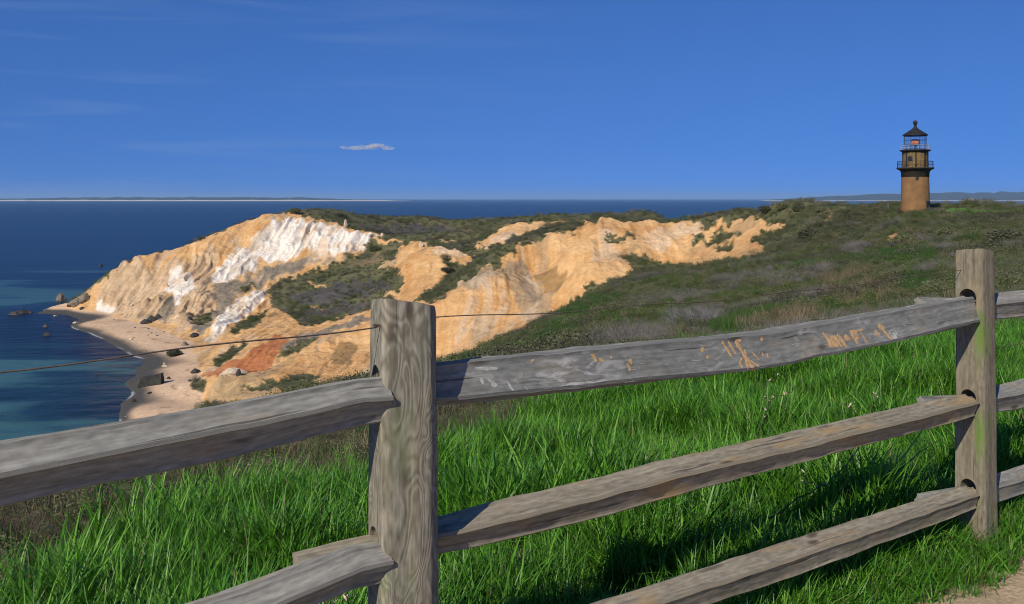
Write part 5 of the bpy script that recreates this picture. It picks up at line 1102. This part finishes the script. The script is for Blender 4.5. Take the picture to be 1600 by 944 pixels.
def make_post(t, ztop, zbot, slots, rot, seed, mat, lean=0.0, wide=1.0, moss=1.0):
    prof = [(-0.066, 0.062), (-0.071, -0.042), (-0.058, -0.060), (0.044, -0.060), (0.073, -0.022), (0.071, 0.060)]
    prof = [(px_ * wide + 0.006 * (wide > 1), py_) for px_, py_ in prof]
    pts = []
    for i in range(6):
        a = Vector(prof[i]); b_ = Vector(prof[(i + 1) % 6])
        nsub = max(3, int((b_ - a).length / 0.009))
        for k in range(nsub):
            f = (k + .5) / nsub
            pts.append(a.lerp(b_, f))
    H = int((ztop - zbot) / 0.016)
    vv, gr = [], []
    per = np.concatenate([[0], np.cumsum([(pts[(i + 1) % len(pts)] - pts[i]).length for i in range(len(pts))])])
    cr_, sr_ = math.cos(rot), math.sin(rot)
    for j in range(H + 1):
        f = j / H; zz_ = zbot + (ztop - zbot) * f
        grow = 1.0 + 0.05 * math.sin(zz_ * 2.1 + seed) + 0.05 * (1 - f)
        for i, p in enumerate(pts):
            d = 0.0035 * mnoise.noise(Vector((p.x * 30, p.y * 30, zz_ * 2.2 + seed * 5))) + 0.0015 * mnoise.noise(Vector((p.x * 120, p.y * 120, zz_ * 6 + seed)))
            q = p * grow + p.normalized() * d
            ztip = zz_
            if j == H: ztip += -0.10 * p.y - 0.16 * p.x + 0.004 * mnoise.noise(Vector((p.x * 60, p.y * 60, seed)))
            elif j == H - 1: ztip += -0.09 * p.y - 0.15 * p.x
            if j == H: q = q * 0.965
            vv.append((q.x * cr_ - q.y * sr_ + lean * (f - .3), q.x * sr_ + q.y * cr_, ztip))
            gr.append((zz_ + seed * 3, per[i] + seed, 0))
    nP = len(pts)
    bm = bmesh.new()
    bv = [bm.verts.new(v) for v in vv]
    for j in range(H):
        for i in range(nP):
            bm.faces.new((bv[j * nP + i], bv[j * nP + (i + 1) % nP], bv[(j + 1) * nP + (i + 1) % nP], bv[(j + 1) * nP + i]))
    ct = bm.verts.new((lean * .7, 0, ztop + 0.004)); cb = bm.verts.new((0, 0, zbot))
    for i in range(nP):
        bm.faces.new((bv[H * nP + i], bv[H * nP + (i + 1) % nP], ct)); bm.faces.new((bv[(i + 1) % nP], bv[i], cb))
    bmesh.ops.recalc_face_normals(bm, faces=bm.faces)
    me_ = bpy.data.meshes.new("post"); bm.to_mesh(me_); bm.free()
    set_grain(me_, gr + [(seed, seed, 0)] * 2)
    me_.shade_smooth()
    o = link("post", me_, mat, fence)
    o.location = (t, 0, 0)
    # mortises with rounded heads, cut through along the fence
    bmc = bmesh.new()
    for zc, hh, yc, ww in slots:
        outl = []
        for k in range(13): outl.append((yc + ww * math.cos(math.pi * k / 12), zc + hh - ww + ww * math.sin(math.pi * k / 12)))
        for k in range(13): outl.append((yc - ww * math.cos(math.pi * k / 12), zc - hh + ww - ww * math.sin(math.pi * k / 12)))
        A = [bmc.verts.new(((-.2) * cr_ - y_ * sr_, (-.2) * sr_ + y_ * cr_, z_)) for y_, z_ in outl]
        B_ = [bmc.verts.new(((.2) * cr_ - y_ * sr_, (.2) * sr_ + y_ * cr_, z_)) for y_, z_ in outl]
        bmc.faces.new(A); bmc.faces.new(B_[::-1])
        for k in range(len(A)): bmc.faces.new((A[k], B_[k], B_[(k + 1) % len(A)], A[(k + 1) % len(A)]))
    bmesh.ops.recalc_face_normals(bmc, faces=bmc.faces)
    mc = bpy.data.meshes.new("mortise"); bmc.to_mesh(mc); bmc.free()
    oc = link("mortise", mc); oc.parent = fence; oc.location = (t, 0, 0)
    md = o.modifiers.new("mortise", 'BOOLEAN'); md.operation = 'DIFFERENCE'; md.object = oc; md.solver = 'EXACT'
    bpy.context.view_layer.update()
    dg = bpy.context.evaluated_depsgraph_get()
    new = bpy.data.meshes.new_from_object(o.evaluated_get(dg), preserve_all_data_layers=True, depsgraph=dg)
    o.modifiers.clear(); o.data = new; new.name = "post"; new.set_sharp_from_angle(angle=R(50))
    bpy.data.objects.remove(oc)
    co = np.empty(len(new.vertices) * 3, np.float32); new.vertices.foreach_get('co', co); co = co.reshape(-1, 3)
    if 'grain' in new.attributes: new.attributes.remove(new.attributes['grain'])
    ang0 = np.unwrap([math.atan2(p.y, p.x) for p in pts])
    lx = co[:, 0] * cr_ + co[:, 1] * sr_; ly = -co[:, 0] * sr_ + co[:, 1] * cr_
    an_ = np.mod(np.arctan2(ly, lx) - ang0[0], 2 * math.pi) + ang0[0]
    set_grain(new, np.stack([co[:, 2] + seed * 3, np.interp(an_, ang0, per[:-1]) + seed, 0 * lx], 1))
    ms = new.attributes.new('moss', 'FLOAT', 'POINT')
    zr = co[:, 2]
    low = smooth(0.30, 0.02, zr) * 0.55
    wet_ = np.zeros(len(zr))
    for zc, hh, yc, ww in slots:          # green algae in the drip line under each mortise
        wet_ += smooth(0.0, 0.05, zc - zr) * smooth(0.36, 0.10, zc - zr) * smooth(0.03, 0.0, np.abs(co[:, 1] + 0.045)) * (co[:, 0] < 0.0)
    ms.data.foreach_set('value', np.clip((low + wet_) * moss, 0, 1).astype(np.float32))
    return o

def zf(z): return z - FZ
SL = [(zf(39.55), 0.070, 0.004, 0.036), (zf(39.136), 0.060, 0.004, 0.034), (zf(38.757), 0.062, 0.004, 0.034)]
make_post(-2.79, zf(39.72), zf(38.0), SL, 0, 4, M_POST_B)
SLN = [(zf(39.512), 0.068, 0.004, 0.034), (zf(39.108), 0.064, 0.006, 0.036), (zf(38.74), 0.07, 0.006, 0.034)]
make_post(0.0, zf(39.735), zf(38.0), SLN, R(-9), 1, M_POST, 0, 1.10, 0.45)
make_post(2.79, zf(39.775), zf(38.1), SL, R(2), 2, M_POST_B, -0.02)
make_post(5.6, zf(39.77), zf(38.1), SL, 0, 3, M_POST)

# rail cross-sections: (y beyond the fence line, z up), unit height 1
PROFS = {
 'broad': [(-0.014, 0.50), (0.036, 0.46), (0.046, -0.42), (0.004, -0.5), (-0.046, -0.34)],      # wide face leaning back
 'ridge': [(-0.050, 0.12), (-0.008, 0.5), (0.048, 0.40), (0.046, -0.46), (-0.010, -0.5)],       # sloping top, upright front
 'flat':  [(-0.047, 0.24), (0.034, 0.5), (0.052, 0.38), (0.046, -0.44), (-0.018, -0.5)],
 'wedge': [(-0.046, 0.30), (0.030, 0.5), (0.050, 0.1), (0.030, -0.5), (-0.028, -0.42)],
}
def make_rail(kind, stations, seed, mat):
    """stations: (t, y, z, height, width factor, roll)"""
    st_ = np.array(stations)
    ts = np.arange(st_[0, 0], st_[-1, 0] + 0.012, 0.024); ts[-1] = st_[-1, 0]; ts = np.unique(np.concatenate([ts[:-1][np.abs(ts[:-1, None] - st_[None, :, 0]).min(1) > .004], st_[:, 0]]))
    prof = PROFS[kind]; K = len(prof); FR = (0.05, 0.14, 0.32, 0.5, 0.68, 0.86, 0.95)
    vv, gr = [], []
    for t in ts:
        y0, z0, h, w, ro = [np.interp(t, st_[:, 0], st_[:, c]) for c in range(1, 6)]
        cor = []
        for k, (py_, pz_) in enumerate(prof):
            j = Vector((mnoise.noise(Vector((t * 1.6, k * 7.1, seed))), mnoise.noise(Vector((t * 1.6, k * 7.1 + 3, seed + 40)))))
            j2 = Vector((mnoise.noise(Vector((t * 9, k * 5.1, seed))), mnoise.noise(Vector((t * 9, k * 5.1 + 3, seed + 20)))))
            cor.append(Vector((py_ * w, pz_ * h)) + 0.0075 * j + 0.0036 * j2)
        per = 0
        for k in range(K):
            a, b_ = cor[k], cor[(k + 1) % K]
            for f in FR:
                p = a.lerp(b_, f)
                nn_ = (b_ - a); nn_ = Vector((nn_.y, -nn_.x)).normalized()
                p = p - nn_ * (0.0016 * mnoise.noise(Vector((t * 5, (k + f) * 6, seed))) + (0.004 if f in (0.05, 0.95) else 0))
                yy = y0 + p.x * math.cos(ro) - p.y * math.sin(ro); zz_ = z0 + p.x * math.sin(ro) + p.y * math.cos(ro)
                vv.append((t, yy, zz_)); gr.append((t + seed * 2.3, per + (b_ - a).length * f + seed * 0.7, 0))
            per += 0.09
    nP = K * len(FR); nS = len(ts)
    bm = bmesh.new(); bv = [bm.verts.new(v) for v in vv]
    for s in range(nS - 1):
        for i in range(nP):
            bm.faces.new((bv[s * nP + i], bv[(s + 1) * nP + i], bv[(s + 1) * nP + (i + 1) % nP], bv[s * nP + (i + 1) % nP]))
    for s, sg in ((0, -1), (nS - 1, 1)):
        c = sum((bv[s * nP + i].co for i in range(nP)), Vector()) / nP
        cv = bm.verts.new(c + Vector((sg * 0.004, 0, 0))); gr.append((seed, seed, 0))
        for i in range(nP):
            bm.faces.new((bv[s * nP + i], bv[s * nP + (i + 1) % nP], cv) if sg < 0 else (bv[s * nP + (i + 1) % nP], bv[s * nP + i], cv))
    bmesh.ops.recalc_face_normals(bm, faces=bm.faces)
    me_ = bpy.data.meshes.new("rail"); bm.to_mesh(me_); bm.free()
    set_grain(me_, gr)
    me_.shade_smooth(); me_.set_sharp_from_angle(angle=R(40))
    return link("rail", me_, mat, fence)

def rail_set(t0, t1, kinds, zs, seed, mats, stub=(0.16, 0.24, 0.24), extra=None, rise=-0.004, cut=0.061):
    """three rails of one section, tapered ends crossing inside the posts"""
    out_ = []
    for q in range(3):
        za, zm, zb, h = zs[q]
        st_ = [(t0 - stub[q], 0.052, zf(za) + rise, h * .72, .62, 0), (t0 - 0.02, 0.030, zf(za), h * .86, .72, 0), (t0 + 0.30, 0.016, zf(za * .85 + zm * .15), h, 1, 0),
               ((t0 + t1) / 2, 0.0, zf(zm), h * 1.06, 1.05, 0.04), (t1 - 0.42, -0.010, zf(zb * .7 + zm * .3), h, 1, 0), (t1 - 0.14, -0.014, zf(zb), h * .97, .88, 0), (t1 - cut, -0.024 if cut < .07 else -.016, zf(zb), h * .95, .80, 0), (t1 - cut + 0.001, -0.004, zf(zb) - .004, h * .72, .42, 0), (t1 - 0.03, -0.004, zf(zb) - .004, h * .7, .4, 0)]
        if extra and q in extra: st_ = extra[q]
        out_.append(make_rail(kinds[q], st_, seed + q * 3, mats[q]))
    return out_
rail_set(-2.79, 0.0, ('ridge', 'ridge', 'flat'), ((39.355, 39.428, 39.497, .120), (38.82, 38.955, 39.095, .094), (38.66, 38.68, 38.72, .11)), 11, (M_RAIL, M_RAIL, M_RAIL))
rails_mid = rail_set(0.0, 2.79, ('broad', 'flat', 'wedge'), ((39.51, 39.482, 39.53, .118), (39.100, 39.122, 39.132, .088), (38.74, 38.737, 38.745, .092)), 31, (M_RAIL_CARVED, M_RAIL_TAN, M_RAIL_TAN), (0.02, 0.26, 0.24), None, -0.004, 0.088)
rail_set(2.79, 5.6, ('flat', 'flat', 'wedge'), ((39.525, 39.52, 39.53, .100), (39.115, 39.12, 39.12, .10), (38.72, 38.74, 38.74, .105)), 51, (M_RAIL, M_RAIL, M_RAIL), (0.34, 0.32, 0.34), None, 0.03)

# carving in the wide face of the top rail: each stroke (pen width mm, [(metres along the fence, fraction down the face)])
CARVE = [
 (9, [(1.691, .27), (1.722, .68), (1.70, .63)]), (8, [(1.722, .41), (1.741, .72)]), (9, [(1.73, .38), (1.754, .73)]), (7, [(1.747, .40), (1.773, .75)]), (9, [(1.763, .38), (1.80, .78)]),
 (9, [(1.798, .50), (1.832, .56)]), (9, [(1.808, .42), (1.819, .59)]), (8, [(1.84, .36), (1.869, .75)]), (8, [(1.84, .36), (1.871, .40), (1.876, .59), (1.853, .58)]),
 (4, [(1.876, .39), (1.916, .39)]), (4, [(1.898, .41), (1.924, .77)]), (7, [(1.992, .46), (1.988, .57), (2.011, .61)]), (12, [(2.015, .31), (2.039, .5)]), (7, [(2.035, .48), (2.068, .79)]),
 (6, [(1.174, .12), (1.205, .52)]), (6, [(1.202, .12), (1.227, .46)]), (9, [(1.238, .15), (1.258, .41)]), (7, [(1.238, .14), (1.266, .15)]), (10, [(1.258, .41), (1.296, .91)]), (7, [(1.275, .38), (1.267, .88)]),
 (6, [(1.253, .59), (1.238, .70), (1.242, .81)]), (4, [(1.305, .45), (1.333, .67)]), (4, [(1.355, .50), (1.358, .62)]), (4, [(1.378, .53), (1.381, .66)]), (4, [(1.288, .65), (1.323, .84)]),
 (9, [(1.078, .24), (1.081, .34)]), (6, [(1.092, .45), (1.101, .50)]), (9, [(1.364, .09), (1.371, .2)]), (6, [(.627, .12), (.642, .31)]), (6, [(.41, .14), (.412, .2)]), (5, [(.652, .26), (.67, .32)]),
 (4, [(.697, .22), (.70, .28)]), (7, [(.767, .34), (.774, .45)]), (5, [(.756, .43), (.763, .60)])]
SCUFF = [(5, [(2.067, .58), (2.081, .76), (2.099, .76), (2.088, .64), (2.116, .70), (2.101, .54)]), (5, [(.222, .19), (.291, .24)]), (5, [(.234, .39), (.239, .54)]), (5, [(.254, .43), (.278, .60), (.262, .58)]), (4, [(.314, .52), (.327, .73)])]
rs = random.Random(5)
for k in range(70):        # scratched and rubbed places
    cx_ = rs.choice((0.35, 0.42, 0.5, 0.75, 0.78, 0.95, 1.02, 1.32, 1.5, 1.55, 1.62, 1.9, 1.95, 2.2)) + rs.gauss(0, .035); cy_ = min(.86, max(.12, rs.gauss(.58, .16)))
    ln_ = rs.uniform(.008, .06); sl = rs.choice((0, 0, .1, 3, -3, 6)) * rs.uniform(.5, 1.5)
    SCUFF.append((rs.uniform(.4, 1.2), [(cx_, cy_), (cx_ + ln_ / (1 + abs(sl)), min(.9, max(.08, cy_ + ln_ * sl * 2.2 / (1 + abs(sl)))))]))
top = rails_mid[0]
bpy.context.view_layer.update()
tm = top.data
bvh = BVHTree.FromPolygons([v.co for v in tm.vertices], [p.vertices[:] for p in tm.polygons])
def face_span(t):
    """upper and lower edge of the wide face at a station of the top rail"""
    zs_ = []
    for z in np.arange(zf(39.35), zf(39.65), 0.002):
        h = bvh.ray_cast(Vector((t, -0.5, z)), Vector((0, 1, 0)))
        if h[0] is not None: zs_.append(z)
    return (max(zs_), min(zs_)) if zs_ else (zf(39.57), zf(39.43))
span_t = np.arange(0.1, 2.7, 0.05); span = np.array([face_span(t) for t in span_t])
def stroke_mesh(strokes, lift):
    bm = bmesh.new()
    for w, pts in strokes:
        dense = []
        for (a0, s0), (a1, s1) in zip(pts, pts[1:]):
            nn_ = max(2, int(math.hypot(a1 - a0, (s1 - s0) * .1) / 0.004))
            dense += [(a0 + (a1 - a0) * k / nn_, s0 + (s1 - s0) * k / nn_) for k in range(nn_)]
        dense.append(pts[-1])
        P_ = []
        for a, s in dense:
            zt, zb = np.interp(a, span_t, span[:, 0]), np.interp(a, span_t, span[:, 1])
            z = zt + (zb - zt) * s
            h = bvh.ray_cast(Vector((a, -0.5, z)), Vector((0, 1, 0)))
            if h[0] is not None: P_.append((h[0], h[1] if h[1].y < 0 else -h[1]))
        prev = None; nP = len(P_)
        for i, (p, nn_) in enumerate(P_):
            d = (P_[min(i + 1, nP - 1)][0] - P_[max(i - 1, 0)][0])
            if d.length < 1e-6: continue
            s = d.normalized().cross(nn_)
            ww = w * 0.00085 * (0.45 + 0.75 * math.sin(math.pi * min(1, max(0.12, (i + .8) / (nP + .6))))) * (1 + 0.35 * mnoise.noise(p * 160))
            row = [bm.verts.new(p + nn_ * (lift * .4) + s * ww), bm.verts.new(p + nn_ * lift), bm.verts.new(p + nn_ * (lift * .4) - s * ww)]
            if prev:
                for k in (0, 1): bm.faces.new((prev[k], row[k], row[k + 1], prev[k + 1]))
            prev = row
    return bm
for a_, b_, lab in ((0, 5, "carved letters JM showing fresh wood"), (5, 7, "carved plus sign between the letters"), (7, 11, "carved letters PT"), (11, 14, "carved figure right of the letters PT"),
                    (14, 16, "two slanting carved strokes"), (16, 21, "carved letter K"), (21, 25, "faint carved strokes beside the letter K"), (25, 28, "ochre nicks left of the letter K"), (28, 32, "small carved nicks near the near post"), (32, 34, "pale nicks in a rubbed patch")):
    tag(obj("carving", stroke_mesh(CARVE[a_:b_], 0.0014), M_CUT, top), lab)
sc_o = obj("scratches", stroke_mesh(SCUFF, 0.0010), M_SCUFF, top)

# the single wire strand above the top rail
def wire_z(t): return zf(39.685) - 0.03 * math.sin(math.pi * ((t % 2.79) / 2.79)) + 0.004 * math.sin(t * 9)
bm = bmesh.new()
add_tube(bm, [(t, -0.02 if abs(t % 2.79) > .1 else -0.0, wire_z(t)) for t in np.arange(-2.79, -0.06, 0.06)] + [(-0.066, -0.03, zf(39.685))], 0.0019, 5)
obj("wire", bm, M_WIRE, fence)
bm = bmesh.new()
add_tube(bm, [(0.05, 0.03, zf(39.69))] + [(t, 0.03, wire_z(t) + .018 * t / 2.8) for t in np.arange(0.1, 2.79, 0.06)] + [(2.78, 0.0, zf(39.70))], 0.0016, 5)
obj("wire", bm, M_WIRE, fence)
bm = bmesh.new()
add_tube(bm, [(2.8 + t, 0.05, zf(39.325) + 0.01 * math.sin(t * 3)) for t in np.arange(0.0, 2.8, 0.1)], 0.0013, 5)
obj("wire", bm, M_WIRE, fence)
# the nail that holds the wire
bm = bmesh.new(); add_tube(bm, [(-0.095, -0.022, zf(39.686)), (-0.05, -0.022, zf(39.682))], 0.0032, 8); obj("nail", bm, M_WIRE, fence)

# ------------------------------------------------------------------ brambles
def bramble(x, y, path, label, seed, buds=26, name="bramble"):
    r = random.Random(seed)
    o = thing(name, label, "bramble", (x, y, gz(x, y)))
    bmS = bmesh.new(); bmB = bmesh.new()
    def cane(pts, r0):
        den = []
        for a, b_ in zip(pts, pts[1:]):
            for k in range(5): den.append(Vector(a).lerp(Vector(b_), k / 5) + Vector((r.gauss(0, .007), r.gauss(0, .007), r.gauss(0, .006))))
        den.append(Vector(pts[-1]))
        add_tube(bmS, den, [r0 * (1 - .6 * i / len(den)) for i in range(len(den))], 5)
        return den
    main = cane(path, 0.0036)
    allp = list(main)
    for k in range(6):
        p = main[r.randrange(3, len(main))]
        q = p + Vector((r.uniform(-.12, .12), r.uniform(-.08, .08), r.uniform(.02, .13))); e = q + Vector((r.uniform(-.08, .08), r.uniform(-.05, .05), r.uniform(-.02, .07)))
        allp += cane([p, q, e], 0.0022)
    for k in range(buds):
        p = r.choice(allp); d = Vector((r.uniform(-1, 1), r.uniform(-1, .3), r.uniform(-.2, 1))).normalized()
        L = r.uniform(.008, .022)
        add_tube(bmB, [p, p + d * L * .5, p + d * L], [0.0015, r.uniform(.0025, .0045), 0.0008], 5)
    obj("cane", bmS, M_TWIG_BR, o); obj("bud", bmB, M_BUD, o)
    return o
def loc_(t, o_): return (-0.28 + t * FX - o_ * FY, 2.45 + t * FY + o_ * FX)
x, y = loc_(-0.38, 0.30)
bramble(x, y, [(0, 0, .1), (.08, .03, .26), (.2, .06, .36), (.33, .1, .45), (.42, .1, .50)], "thorny bramble cane with pale buds in the grass left of the near post", 1, 30)
bramble(x - .05, y + .05, [(0, 0, .1), (.12, .0, .27), (.28, .02, .33), (.4, .0, .37)], "lower bramble cane lying behind the rail stub of the near post", 2, 26)
x, y = loc_(2.2, 1.0)
bramble(x, y, [(0, 0, 0), (.12, .05, .16), (.24, .05, .34), (.34, .12, .52)], "budding bramble rising beside the far post between the top rails", 3, 40)
x, y = loc_(2.25, 0.45)
bramble(x, y, [(-.25, -.1, .1), (0, 0, .22), (.18, .06, .30), (.30, .10, .48)], "dark arching bramble cane above the middle rail near the far post", 4, 22)

# ------------------------------------------------------------------ small cloud over the sea
bm = bmesh.new()
rc = random.Random(3)
CD = 9000.0
ccx, ccz = (572 - 800) / 1500 * CD, EYE + (310 - 232) / 1500 * CD
for k in range(26):
    f = rc.uniform(-1, 1)
    r_ = (24 + 20 * (1 - abs(f))) * rc.uniform(.6, 1.1)
    mt = Matrix.Translation((f * 250 + 12, rc.uniform(-60, 60), 0.3 * r_ * rc.uniform(0, 1) + (16 if .2 < f < .55 else 0))) @ Matrix.Diagonal((r_ * 1.5, r_ * 1.3, r_ * .62, 1))
    bmesh.ops.create_icosphere(bm, subdivisions=3, radius=1, matrix=mt)
m = bpy.data.materials.new("cloud_vapour"); m.use_nodes = True
nt = m.node_tree; nt.nodes.clear()
mo = nt.nodes.new("ShaderNodeOutputMaterial"); pv = nt.nodes.new("ShaderNodeVolumePrincipled")
pv.inputs['Color'].default_value = (1.0, 0.95, 0.84, 1); pv.inputs['Anisotropy'].default_value = -0.35; ct_ = nt.nodes.new("ShaderNodeTexCoord"); cz_ = nt.nodes.new("ShaderNodeTexNoise"); cz_.inputs['Scale'].default_value = 0.022; cz_.inputs['Detail'].default_value = 5
nt.links.new(ct_.outputs['Object'], cz_.inputs['Vector'])
cq_ = nt.nodes.new("ShaderNodeMapRange"); cq_.inputs['From Min'].default_value = 0.40; cq_.inputs['From Max'].default_value = 0.72; cq_.inputs['To Max'].default_value = 0.020
nt.links.new(cz_.outputs['Fac'], cq_.inputs['Value']); nt.links.new(cq_.outputs[0], pv.inputs['Density'])
nt.links.new(pv.outputs[0], mo.inputs['Volume'])
o = obj("cloud", bm, m); o.location = (ccx, CD, ccz)
rm = o.modifiers.new("merge", 'REMESH'); rm.mode = 'VOXEL'; rm.voxel_size = 7
tag(o, "small flat pale cloud low in the blue sky over the sea", "cloud")

# ------------------------------------------------------------------ sea air
bm = bmesh.new()
bmesh.ops.create_cube(bm, size=1, matrix=Matrix.Translation((0, 0, 107)) @ Matrix.Diagonal((126000, 126000, 230, 1)))
m = bpy.data.materials.new("sea_air"); m.use_nodes = True
nt = m.node_tree; nt.nodes.clear()
mo = nt.nodes.new("ShaderNodeOutputMaterial"); pv = nt.nodes.new("ShaderNodeVolumePrincipled")
pv.inputs['Color'].default_value = (0.42, 0.68, 1.0, 1); pv.inputs['Density'].default_value = 3.4e-5; pv.inputs['Anisotropy'].default_value = 0.0
nt.links.new(pv.outputs[0], mo.inputs['Volume'])
o = obj("haze", bm, m)
tag(o, "thin blue sea haze softening the far shores", "haze", kind='stuff')
